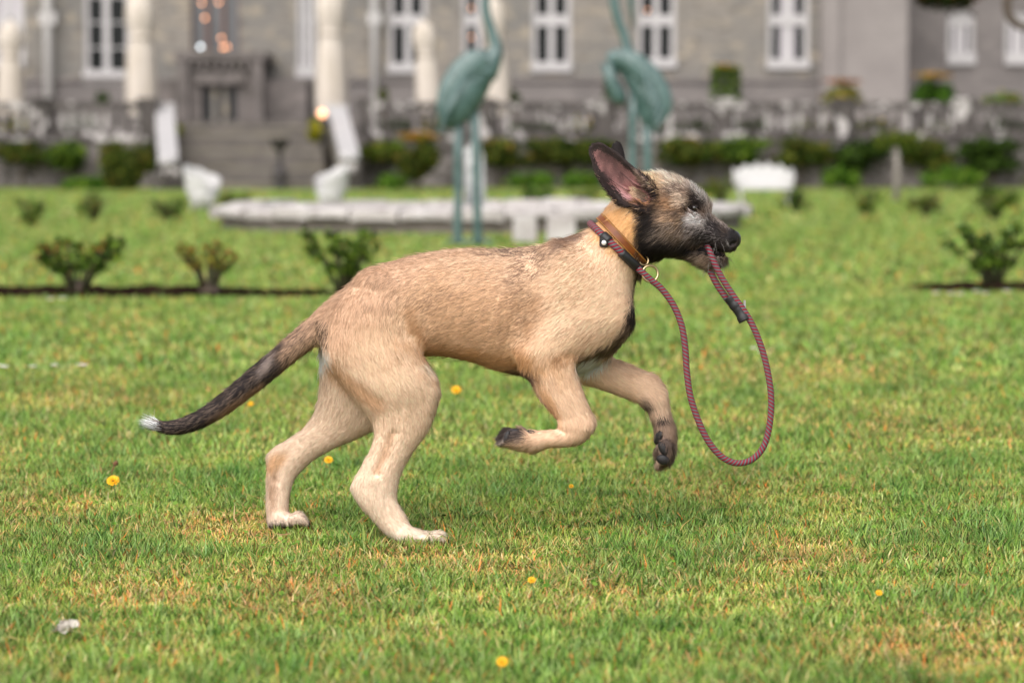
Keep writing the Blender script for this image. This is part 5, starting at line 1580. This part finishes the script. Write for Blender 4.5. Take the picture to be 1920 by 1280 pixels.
# --------------------------- eye, nose, pads
M_LID = mat("dark_eyelid_skin", (0.022, 0.015, 0.013), rough=.55)
M_EYE = mat("wet_eye", (0.012, 0.008, 0.006), rough=0.06, spec=0.7)
M_NOSE = mat("nose_leather", (0.012, 0.011, 0.012), rough=0.38, spec=0.5, bump=(900, 0.35, 0.0006), noise=[(300, (0.03, 0.028, 0.03), 0.5, 0.7)])
M_PAD = mat("paw_pad_leather", (0.014, 0.012, 0.013), rough=0.55, spec=0.4, bump=(700, 0.4, 0.0008))
M_CLAW = mat("claw_horn", (0.05, 0.04, 0.035), rough=0.4)
eloc, _n = surf(1301, 389)
EYE_W = abs((eloc.y - DOG_Y) / PXM) - 3.0
for sgn in (-1, 1):
    c = at_np([(1302, 390, sgn * EYE_W)])[0]
    mb = MB().ball(c, 8.5 * PXM, 20, 14)
    o = mb.build("eye", M_EYE, dog)
    lid = MB(); vs_, fs_ = [], []
    NU, NV = 28, 18
    up_ = Vector((.25, 0, .97)).normalized()
    for i in range(NV + 1):
        th = math.pi * i / NV
        for k in range(NU):
            a = 2 * math.pi * k / NU
            vs_.append(Vector((math.sin(th) * math.cos(a), math.sin(th) * math.sin(a), math.cos(th))))
    for i in range(NV):
        for k in range(NU):
            q = (i * NU + k, i * NU + (k + 1) % NU, (i + 1) * NU + (k + 1) % NU, (i + 1) * NU + k)
            m_ = sum((vs_[j] for j in q), Vector()) / 4
            if m_.dot(up_) > .28 or m_.dot(up_) < -.5: fs_.append(q)
    lid.add([Vector(c) + v * 9.5 * PXM for v in vs_], fs_, True)
    lid.build("eyelid", M_LID, o)
mb = MB()
nose_c = at_np([(1380, 447, 0)])[0]
def nose_shape():
    vs_, fs_ = [], []
    nu, nv = 22, 14
    for i in range(nv + 1):
        th = math.pi * i / nv
        for k in range(nu):
            a = 2 * math.pi * k / nu
            x = math.sin(th) * math.cos(a); w = math.sin(th) * math.sin(a); z = math.cos(th)
            rx = 12.5 if x > 0 else 15
            rz = 15.5 if z > 0 else 18
            wv = 17.5 * (1 - 0.18 * max(0, -z))
            px_ = x * rx - 2.5 * z * (-1) * -1 - (0.5 + 0.5 * -z) * 3
            # nostril dents left and right
            dent = 4.5 * math.exp(-(((z + 0.05) / 0.3) ** 2 + ((abs(w) - 0.72) / 0.22) ** 2)) if x > -0.2 else 0
            cleft = 2.0 * math.exp(-((w / 0.12) ** 2)) * (1 if z < 0.1 else 0.2) if x > 0 else 0
            vs_.append(at_np([(1377 + px_ - dent - cleft + 2, 447 - z * rz * 0.98, w * wv)])[0])
    for i in range(nv):
        for k in range(nu):
            k2 = (k + 1) % nu
            fs_.append((i * nu + k, i * nu + k2, (i + 1) * nu + k2, (i + 1) * nu + k))
    return vs_, fs_
mb.add(*nose_shape(), smooth=True)
mb.build("nose", M_NOSE, dog)

def pad(px, py, ra, rb, ang, lift=0.0, name="paw_pad"):
    loc, n_ = surf(px, py)
    if loc is None: return
    a = math.radians(ang)
    ux = Vector((math.cos(a), 0, -math.sin(a)))
    ux = (ux - n_ * ux.dot(n_)).normalized()
    vx = n_.cross(ux)
    vs_, fs_ = [], []
    nu, nv = 14, 8
    for i in range(nv + 1):
        th = math.pi * i / nv
        for k in range(nu):
            b = 2 * math.pi * k / nu
            vs_.append(loc + (ux * (ra * math.sin(th) * math.cos(b)) + vx * (rb * math.sin(th) * math.sin(b)) + n_ * (min(ra, rb) * 0.62 * math.cos(th) + lift)) * PXM)
    for i in range(nv):
        for k in range(nu):
            k2 = (k + 1) % nu
            fs_.append((i * nu + k, i * nu + k2, (i + 1) * nu + k2, (i + 1) * nu + k))
    MB().add(vs_, fs_, True).build(name, M_PAD, dog)
for P_ in PADS: pad(*P_)
for i, (px, py, w_) in enumerate(((839, 1014, -83), (843, 1010, -69), (843, 1010, -53), (839, 1014, -39), (574, 982, 66), (576, 979, 80), (576, 979, 96), (574, 982, 110))):
    p = at_np([(px - 5, py - 3, w_), (px + 2, py - 1, w_), (px + 6, py + 6, w_)])
    MB().tube(p, [3.6 * PXM, 3.0 * PXM, 0.7 * PXM], 8).build("claw", M_CLAW, dog)

# whiskers and long brow hairs
M_WHISK = mat("whisker_hair", (0.30, 0.27, 0.25), rough=.5)
wr = random.Random(5)
wm = MB()
for k in range(46):
    px, py, dx, dy = wr.choice([(1352, 452, .5, .6), (1340, 456, .3, .8), (1326, 494, .1, 1), (1300, 486, -.2, 1), (1345, 492, .5, .8), (1288, 362, .2, -1), (1312, 372, .8, -.7), (1250, 334, -.4, -1), (1225, 338, -.6, -.9)])
    loc, n_ = surf(px + wr.uniform(-10, 10), py + wr.uniform(-6, 6))
    if loc is None or loc.y > 5.1: continue
    L = wr.uniform(12, 26) * PXM
    d = (Vector((dx + wr.uniform(-.4, .4), wr.uniform(-.5, .1), -dy + wr.uniform(-.4, .4))).normalized() + n_ * .5).normalized()
    wm.tube([loc, loc + d * L * .5, loc + d * L + Vector((-.15, 0, -.12)) * L], [.28 * PXM, .22 * PXM, .08 * PXM], 4)
wm.build("whiskers", M_WHISK, dog)
# ------------------------------------------------------------------ collar and rope lead
def wpx(p): return Vector(at_np([p])[0])
def neck_loop(top, bot, off_px, n=72):
    """closed loop round the neck in the plane that holds top-bottom and the depth axis, lying off_px above the skin"""
    T, B = wpx((top[0], top[1], 0)), wpx((bot[0], bot[1], 0))
    c = (T + B) / 2
    u = (T - B).normalized(); v = Vector((0, 1, 0))
    out = []
    for k in range(n):
        a = 2 * math.pi * k / n
        d = u * math.cos(a) + v * math.sin(a)
        loc, nn, i, dist = dog_bvh.ray_cast(c + d * .22, -d)
        rad = (loc - c).length if loc is not None else .07
        if rad > .12 or loc is None: rad = (T - B).length / 2
        out.append([c, d, rad])
    r = np.array([o[2] for o in out])
    for _ in range(4): r = (np.roll(r, 1) + 2 * r + np.roll(r, -1)) / 4
    return [o[0] + o[1] * (q + off_px * PXM) for o, q in zip(out, r)], u

M_LEATH = mat("brown_collar_leather", (0.17, 0.046, 0.009), rough=.42, spec=.35, noise=[(60, (0.10, 0.026, 0.006), .45, .7)], bump=(350, .25, .0006))
M_THREAD = mat("yellow_stitching", (0.46, 0.25, 0.045), rough=.8)
M_BRASS = mat("brass_ring", (0.52, 0.38, 0.22), rough=.28, metal=1.0)
M_BLACKL = mat("black_lead_leather", (0.012, 0.011, 0.012), rough=.5, spec=.45, bump=(400, .5, .001))
M_STUD = mat("white_metal_stud", (0.75, 0.74, 0.72), rough=.3, metal=.3)

collar = empty("leather_collar", wpx((1170, 455, 0))); tag(collar, "brown stitched leather collar round the dog's neck", "collar")
loop, cu = neck_loop((1127, 409), (1212, 500), 2.6, 96)
cc_ = sum(loop, Vector()) / len(loop)
ax = Vector((0, 1, 0)).cross(cu).normalized()
if ax.x < 0: ax = -ax                       # along the neck, towards the head
def strap(loop, half, thick, skip):
    vs_, fs_ = [], []
    n = len(loop)
    for k, p in enumerate(loop):
        o = (p - cc_); o = (o - ax * o.dot(ax)).normalized()
        for a_, t_ in ((-half, 0), (half, 0), (half, thick), (-half, thick)):
            vs_.append(p + ax * a_ * PXM + o * t_ * PXM)
    for k in range(n):
        q = (k + 1) % n
        for i in range(4):
            j = (i + 1) % 4
            fs_.append((k * 4 + i, q * 4 + i, q * 4 + j, k * 4 + j))
    return vs_, fs_
strap_o = MB().add(*strap(loop, 7.8, 3.5, 0)).build("strap", M_LEATH, collar)
bev = strap_o.modifiers.new("b", 'BEVEL'); bev.width = .0012; bev.segments = 2
for sgn in (-1, 1):
    st_ = MB()
    for k in range(0, len(loop)):
        p, q = loop[k], loop[(k + 1) % len(loop)]
        for t0, t1 in ((.06, .44), (.56, .94)):
            a_, b_ = p.lerp(q, t0), p.lerp(q, t1)
            def up(z):
                o = z - cc_; o = (o - ax * o.dot(ax)).normalized()
                return z + ax * sgn * 6.0 * PXM + o * 3.7 * PXM
            st_.tube([up(a_), up(b_)], .5 * PXM, 5)
    st_.build("stitching", M_THREAD, strap_o)
def torus(c, n_axis, R, r, name, m, parent, nu=40, nv=10):
    n_axis = Vector(n_axis).normalized()
    a = n_axis.orthogonal().normalized(); b = n_axis.cross(a)
    vs_, fs_ = [], []
    for i in range(nu):
        th = 2 * math.pi * i / nu
        d = a * math.cos(th) + b * math.sin(th)
        for j in range(nv):
            ph = 2 * math.pi * j / nv
            vs_.append(c + d * (R + r * math.cos(ph)) + n_axis * r * math.sin(ph))
    for i in range(nu):
        for j in range(nv):
            i2, j2 = (i + 1) % nu, (j + 1) % nv
            fs_.append((i * nv + j, i2 * nv + j, i2 * nv + j2, i * nv + j2))
    return MB().add(vs_, fs_, True).build(name, m, parent)
low = min(loop, key=lambda p: p.z)
torus(wpx((1207, 488, -34)), (.35, -1, .2), 9 * PXM, 1.8 * PXM, "ring", M_BRASS, collar)

# rope: red and turquoise stripes wound along the tube
M_ROPE = bpy.data.materials.new("striped_rope"); M_ROPE.use_nodes = True
nt = M_ROPE.node_tree; bs_ = nt.nodes["Principled BSDF"]; bs_.inputs["Roughness"].default_value = .7; bs_.inputs["Specular IOR Level"].default_value = .25
uv = nt.nodes.new("ShaderNodeUVMap"); uv.uv_map = "UVMap"
sep = nt.nodes.new("ShaderNodeSeparateXYZ"); nt.links.new(uv.outputs[0], sep.inputs[0])
ad = nt.nodes.new("ShaderNodeMath"); ad.operation = 'ADD'
mu = nt.nodes.new("ShaderNodeMath"); mu.operation = 'MULTIPLY'; mu.inputs[1].default_value = 3.0
nt.links.new(sep.outputs[1], mu.inputs[0]); nt.links.new(sep.outputs[0], ad.inputs[0]); nt.links.new(mu.outputs[0], ad.inputs[1])
fr = nt.nodes.new("ShaderNodeMath"); fr.operation = 'FRACT'; nt.links.new(ad.outputs[0], fr.inputs[0])
ramp = nt.nodes.new("ShaderNodeValToRGB"); ramp.color_ramp.interpolation = 'LINEAR'
els = ramp.color_ramp.elements
RED_, TEA_, DRK_ = lin(132, 34, 48), lin(92, 112, 114), lin(72, 30, 38)
els[0].position = 0; els[0].color = (*RED_, 1); els[1].position = .50; els[1].color = (*RED_, 1)
for pos, col in ((.55, DRK_), (.60, TEA_), (.88, TEA_), (.94, DRK_), (1.0, RED_)):
    e = els.new(pos); e.color = (*col, 1)
nt.links.new(fr.outputs[0], ramp.inputs[0])
nzz = nt.nodes.new("ShaderNodeTexNoise"); nzz.inputs["Scale"].default_value = 900
mxr = nt.nodes.new("ShaderNodeMix"); mxr.data_type = 'RGBA'; mxr.blend_type = 'MULTIPLY'; mxr.inputs["Factor"].default_value = .35
tcx = nt.nodes.new("ShaderNodeTexCoord"); nt.links.new(tcx.outputs["Object"], nzz.inputs["Vector"])
nt.links.new(ramp.outputs[0], mxr.inputs["A"]); nt.links.new(nzz.outputs["Color"], mxr.inputs["B"]); nt.links.new(mxr.outputs["Result"], bs_.inputs["Base Color"])
sn = nt.nodes.new("ShaderNodeMath"); sn.operation = 'PINGPONG'; sn.inputs[1].default_value = .25
nt.links.new(ad.outputs[0], sn.inputs[0])
bp_n = nt.nodes.new("ShaderNodeBump"); bp_n.inputs["Strength"].default_value = .6; bp_n.inputs["Distance"].default_value = .002
nt.links.new(sn.outputs[0], bp_n.inputs["Height"]); nt.links.new(bp_n.outputs[0], bs_.inputs["Normal"])

def rope(pts, rpx, name, parent, closed=False, pitch=.0078):
    P = [Vector(p) for p in pts]
    n = len(P); nv = 14
    vs_, fs_, uvs = [], [], []
    prev = None; s = 0; S = []
    for i, p in enumerate(P):
        nx_ = P[(i + 1) % n] if closed or i < n - 1 else p
        pv_ = P[i - 1] if closed or i > 0 else p
        t = (nx_ - pv_).normalized()
        u = t.cross(Vector((0, 1, 0))) if prev is None else prev - t * prev.dot(t)
        u.normalize(); prev = u
        w = t.cross(u)
        if i: s += (p - P[i - 1]).length
        S.append(s)
        for k in range(nv):
            a = 2 * math.pi * k / nv
            vs_.append(p + (u * math.cos(a) + w * math.sin(a)) * rpx * PXM)
    m = n if closed else n - 1
    S.append(s + (P[0] - P[-1]).length)
    for i in range(m):
        j = (i + 1) % n
        for k in range(nv):
            k2 = (k + 1) % nv
            fs_.append((i * nv + k, i * nv + k2, j * nv + k2, j * nv + k))
            uvs += [(S[i] / pitch, k / nv), (S[i] / pitch, (k + 1) / nv), (S[i + 1] / pitch, (k + 1) / nv), (S[i + 1] / pitch, k / nv)]
    if not closed:
        fs_ += [tuple(range(nv))[::-1], tuple((n - 1) * nv + k for k in range(nv))]
        uvs += [(0, 0)] * (2 * nv)
    me = MB().add(vs_, fs_, True).mesh(name)
    l = me.uv_layers.new(name="UVMap")
    l.data.foreach_set("uv", np.array(uvs, dtype=np.float32).ravel())
    return link_mesh(name, me, M_ROPE, parent)

lead = empty("rope_lead", wpx((1215, 518, -40))); tag(lead, "red and turquoise striped rope lead looped from the dog's neck to its mouth", "lead")
nl, nu_ = neck_loop((1112, 424), (1206, 512), 6.5, 96)
rope(nl, 6.6, "neck_loop", lead, True)
main = [(1196, 503, -50), (1207, 513, -50), (1222, 526, -48), (1240, 541, -46), (1262, 571, -46), (1278, 610, -48), (1285, 655, -50), (1288, 700, -52), (1295, 745, -54),
        (1310, 790, -55), (1330, 830, -55), (1356, 858, -54), (1385, 868, -52), (1413, 859, -50), (1433, 834, -48), (1443, 795, -46), (1446, 750, -44), (1441, 705, -42),
        (1429, 655, -40), (1412, 612, -38), (1396, 584, -36), (1376, 556, -34), (1354, 522, -32), (1338, 490, -30), (1329, 468, -24), (1322, 458, -8)]
mp_ = [Vector(v) for v in at_np(catmull(np.array(main, dtype=float), 8))]
rope(mp_, 6.0, "rope", lead)
hl = [(1390, 592, -26), (1366, 564, -20), (1345, 534, -14), (1332, 508, -8), (1325, 488, 2), (1322, 466, 6)]
rope([Vector(v) for v in at_np(catmull(np.array(hl, dtype=float), 8))], 6.2, "handle_strand", lead)
def sleeve(pts, rad, name, lumpy=.0):
    P = catmull(np.array(pts, dtype=float), 6)
    Q = [Vector(v) for v in at_np(P)]
    random.seed(4)
    return MB().tube(Q, [rad * PXM * (1 + random.uniform(-lumpy, lumpy)) for _ in Q], 14).build(name, M_BLACKL, lead)
def on_loop(px, py):
    return min(nl, key=lambda p: (p - wpx((px, py, (p.y - DOG_Y) / PXM))).length + (10 if p.y > DOG_Y else 0))
def loop_piece(a, b, rad, name, lumpy=0.03):
    """sleeve over the near half of the neck loop between two picture points"""
    i = nl.index(on_loop(*a)); j = nl.index(on_loop(*b))
    if i > j: i, j = j, i
    P = nl[i:j + 1]
    if len(P) > 50: P = nl[j:] + nl[:i + 1]
    random.seed(8)
    return MB().tube(P, [rad * PXM * (1 + random.uniform(-lumpy, lumpy)) for _ in P], 14).build(name, M_BLACKL, lead)
loop_piece((1164, 474), (1200, 508), 9.0, "keeper_sleeve")
stp = loop_piece((1128, 446), (1142, 456), 9.2, "stop")
sp = on_loop(1134, 452)
out_d = Vector((-.45, -.6, -.66)).normalized()
tabc = sp + Vector((0, -.006, 0)) + Vector((-.45, 0, -.8)).normalized() * 9 * PXM
MB().box(tabc, (17 * PXM, 6 * PXM, 17 * PXM)).build("tab", M_BLACKL, stp).modifiers.new("b", 'BEVEL').width = .004
MB().ball(tabc + Vector((0, -4 * PXM, 0)), (4.6 * PXM, 3 * PXM, 4.6 * PXM), 16, 10).build("stud", M_STUD, stp)
sleeve([(1367, 555, -28), (1378, 570, -29), (1388, 584, -31), (1397, 601, -34)], 12.0, "handle_keeper", .07)
MB().box(wpx((1396, 573, -33)), (5 * PXM, 9 * PXM, 20 * PXM), 0, .7).build("keeper_plate", mat("grey_keeper_edge", (.25, .24, .23), rough=.6), lead)
torus(wpx((1219, 513, -48)), (.25, -1, .15), 15 * PXM, 2.2 * PXM, "ring", M_BRASS, lead)

# ------------------------------------------------------------------ small things in the grass
M_YEL = mat("dandelion_yellow", (0.80, 0.42, 0.012), rough=.7, noise=[(400, (.75, .28, .01), .5, .7)])
M_GST = mat("flower_stalk", (0.10, 0.16, 0.04), rough=.7)
M_DRY = mat("withered_brown", (0.14, 0.065, 0.035), rough=.9, noise=[(200, (.22, .12, .06), .5, .7)])
M_PET = mat("white_petal", (0.80, 0.78, 0.77), rough=.7)
M_STRAWL = mat("dry_leaf", (0.34, 0.17, 0.08), rough=.85, noise=[(120, (.5, .3, .16), .45, .7)])
def dandelion(px, py, rpx, label, Zh=.05):
    rpx = rpx * .98
    g = ground_at(px, py, Zh)
    rr = rpx * g.y / F_PX
    r = empty("dandelion", (g.x, g.y, 0)); tag(r, label, "flower", "yellow dandelions in the lawn")
    MB().tube([(g.x + .006, g.y + .004, 0), (g.x + .003, g.y, Zh * .6), (g.x, g.y, Zh - .002)], .0016, 6).build("stalk", M_GST, r)
    random.seed(int(px))
    h = MB()
    for ring, (n, e, R_) in enumerate(((18, .10, 1.0), (15, .45, .82), (11, .85, .6), (7, 1.2, .35))):
        for k in range(n):
            a = 2 * math.pi * k / n + ring * .3 + random.uniform(-.1, .1)
            T3 = Matrix.Rotation(.75, 3, 'X')                     # the head nods towards the light
            d = T3 @ Vector((math.cos(a) * math.cos(e), math.sin(a) * math.cos(e), math.sin(e)))
            sd = T3 @ Vector((-math.sin(a), math.cos(a), 0)) * rr * .13
            b = Vector((g.x, g.y, Zh))
            h.add([b - sd * .5, b + sd * .5, b + d * rr * R_ * .8 + sd, b + d * rr * R_ * .8 - sd, b + d * rr * R_ * 1.05], [(0, 1, 2, 3), (3, 2, 4)])
    h.build("flower_head", M_YEL, r)
    MB().ball((g.x, g.y, Zh - .003), (rr * .3, rr * .3, .006), 8, 5).build("sepals", M_GST, r)
dandelion(212, 901, 13, "open yellow dandelion below a withered brown stalk")
dandelion(616, 862, 9, "yellow dandelion between the dog's hind legs")
dandelion(855, 731, 10, "yellow dandelion in the grass under the dog's belly")
dandelion(470, 757, 6, "small yellow dandelion beneath the middle of the dog's tail")
dandelion(997, 1087, 8, "small yellow dandelion in the grass in front of the dog's near hind paw")
dandelion(942, 1240, 12, "round yellow dandelion in the blurred foreground grass", .045)
dandelion(1071, 911, 5, "tiny yellow flower on the lawn below the folded forepaw")
dandelion(1648, 1111, 7, "small yellow flower among the grass right of the straw patch")
g = ground_at(207, 905)
r = empty("withered_stalk", g); tag(r, "withered brown seed stalk standing behind the open dandelion", "stalk")
p1, p2 = at(209, 885, g.y + .03), at(217, 868, g.y + .03)
MB().tube([(g.x, g.y + .03, 0), p1, p2], [.0025, .0022, .002], 6).build("stalk", M_DRY, r)
MB().ball(p2, (.007, .006, .006), 8, 6, .3).build("seed_head", M_DRY, r)
def daisy(px, py, rpx, label, group):
    g = ground_at(px, py, .055); rr = rpx * 1.4 * g.y / F_PX
    r = empty("daisy", (g.x, g.y, 0)); tag(r, label, "flower", group)
    MB().tube([(g.x, g.y, 0), (g.x, g.y, .053)], .0014, 5).build("stalk", M_GST, r)
    h = MB(); b = Vector((g.x, g.y, .055))
    for k in range(14):
        a = 2 * math.pi * k / 14
        d = Vector((math.cos(a), math.sin(a) * .9 , .45)); sd = Vector((-math.sin(a), math.cos(a), 0)) * rr * .2
        h.add([b - sd * .4, b + sd * .4, b + d * rr + sd, b + d * rr - sd], [(0, 1, 2, 3)])
    h.build("petals", M_PET, r)
    MB().ball(b + Vector((0, 0, .002)), (rr * .35, rr * .35, rr * .25), 8, 5).build("centre", M_YEL, r)
for px, py in ((2, 688), (10, 690), (61, 689), (102, 687), (150, 686), (158, 687)):
    daisy(px, py, 5.5, "small white daisy in the lawn behind the dog's tail", "daisies behind the tail")
for px, py in ((1755, 552), (1782, 553), (1800, 554), (1830, 549), (1847, 552), (1888, 548)):
    daisy(px, py, 6, "small white daisy along the edge of the soil bed behind the lead", "daisies along the soil bed")
for px, py in ((1413, 655), (1427, 662)):
    daisy(px, py, 5.5, "small white daisy seen just beside the hanging lead", "daisies beside the lead")
for px, py in ((95, 563), (117, 562)):
    daisy(px, py, 6, "small white daisy on the lawn edge before the left soil bed", "daisies before the left bed")
def dry_leaf(px, py, L, ang, label, m=M_STRAWL, z=.03, w=.35):
    g = ground_at(px, py, z); s = g.y / F_PX * L / 2
    a = math.radians(ang)
    vs_, fs_ = [], []
    N = 8
    for i in range(N + 1):
        t = i / N
        hw = w * math.sin(math.pi * (t * .92 + .04)) ** .8
        for k, e in ((-1, .25), (0, 0), (1, .3)):
            x = (2 * t - 1); y = k * hw
            vs_.append((g.x + (x * math.cos(a) - y * math.sin(a)) * s, g.y + (x * math.sin(a) + y * math.cos(a)) * s, z + (e * hw + .25 * x * x) * s))
    for i in range(N):
        p = i * 3
        fs_ += [(p, p + 3, p + 4, p + 1), (p + 1, p + 4, p + 5, p + 2)]
    o = MB().add(vs_, fs_, True).build("dry_leaf", m); tag(o, label, "leaf", "dry leaves in the lawn")
    so = o.modifiers.new("s", 'SOLIDIFY'); so.thickness = .0008
dry_leaf(1805, 1096, 22, 10, "brown curled leaf in the grass right of the small yellow flower")
dry_leaf(482, 1141, 26, -35, "reddish-brown slip of leaf in the grass below the far hind paw", w=.12)
dry_leaf(532, 1002, 26, 15, "dry tan leaf lying under the far hind paw", w=.25)
dry_leaf(1100, 1010, 24, 60, "dry brown leaf lying in the grass in front of the dog", w=.2)
# pale crumpled blossom in the foreground
g = ground_at(121, 1180, .02)
r = empty("fallen_blossom", g); tag(r, "pale crumpled blossom lying in the foreground grass", "blossom")
random.seed(12)
M_PALE = mat("pale_petal", (0.50, 0.45, 0.40), rough=.8, noise=[(160, (.36, .3, .24), .5, .7)])
for k in range(13):
    a = random.uniform(0, 6.28); e = random.random() ** .5; s = .005 + .006 * random.random()
    c = Vector((g.x + math.cos(a) * .016 * e, g.y + math.sin(a) * .016 * e, .016 + random.uniform(0, .012)))
    R3 = Matrix.Rotation(random.uniform(0, 6.28), 3, 'Z') @ Matrix.Rotation(random.uniform(-.9, .9), 3, 'X') @ Matrix.Rotation(random.uniform(-.9, .9), 3, 'Y')
    vs_, fs_ = [], []
    for i in range(5):
        for j in range(5):
            u, v = i / 2 - 1, j / 2 - 1
            q = 1 / max(1, math.hypot(u, v) / .95)
            vs_.append(c + R3 @ Vector((u * q, v * q * .8, (u * u + v * v) * .3 + random.uniform(-.16, .16))) * s)
    for i in range(4):
        for j in range(4): fs_.append((i * 5 + j, (i + 1) * 5 + j, (i + 1) * 5 + j + 1, i * 5 + j + 1))
    MB().add(vs_, fs_, True).build("petal", M_PALE, r)
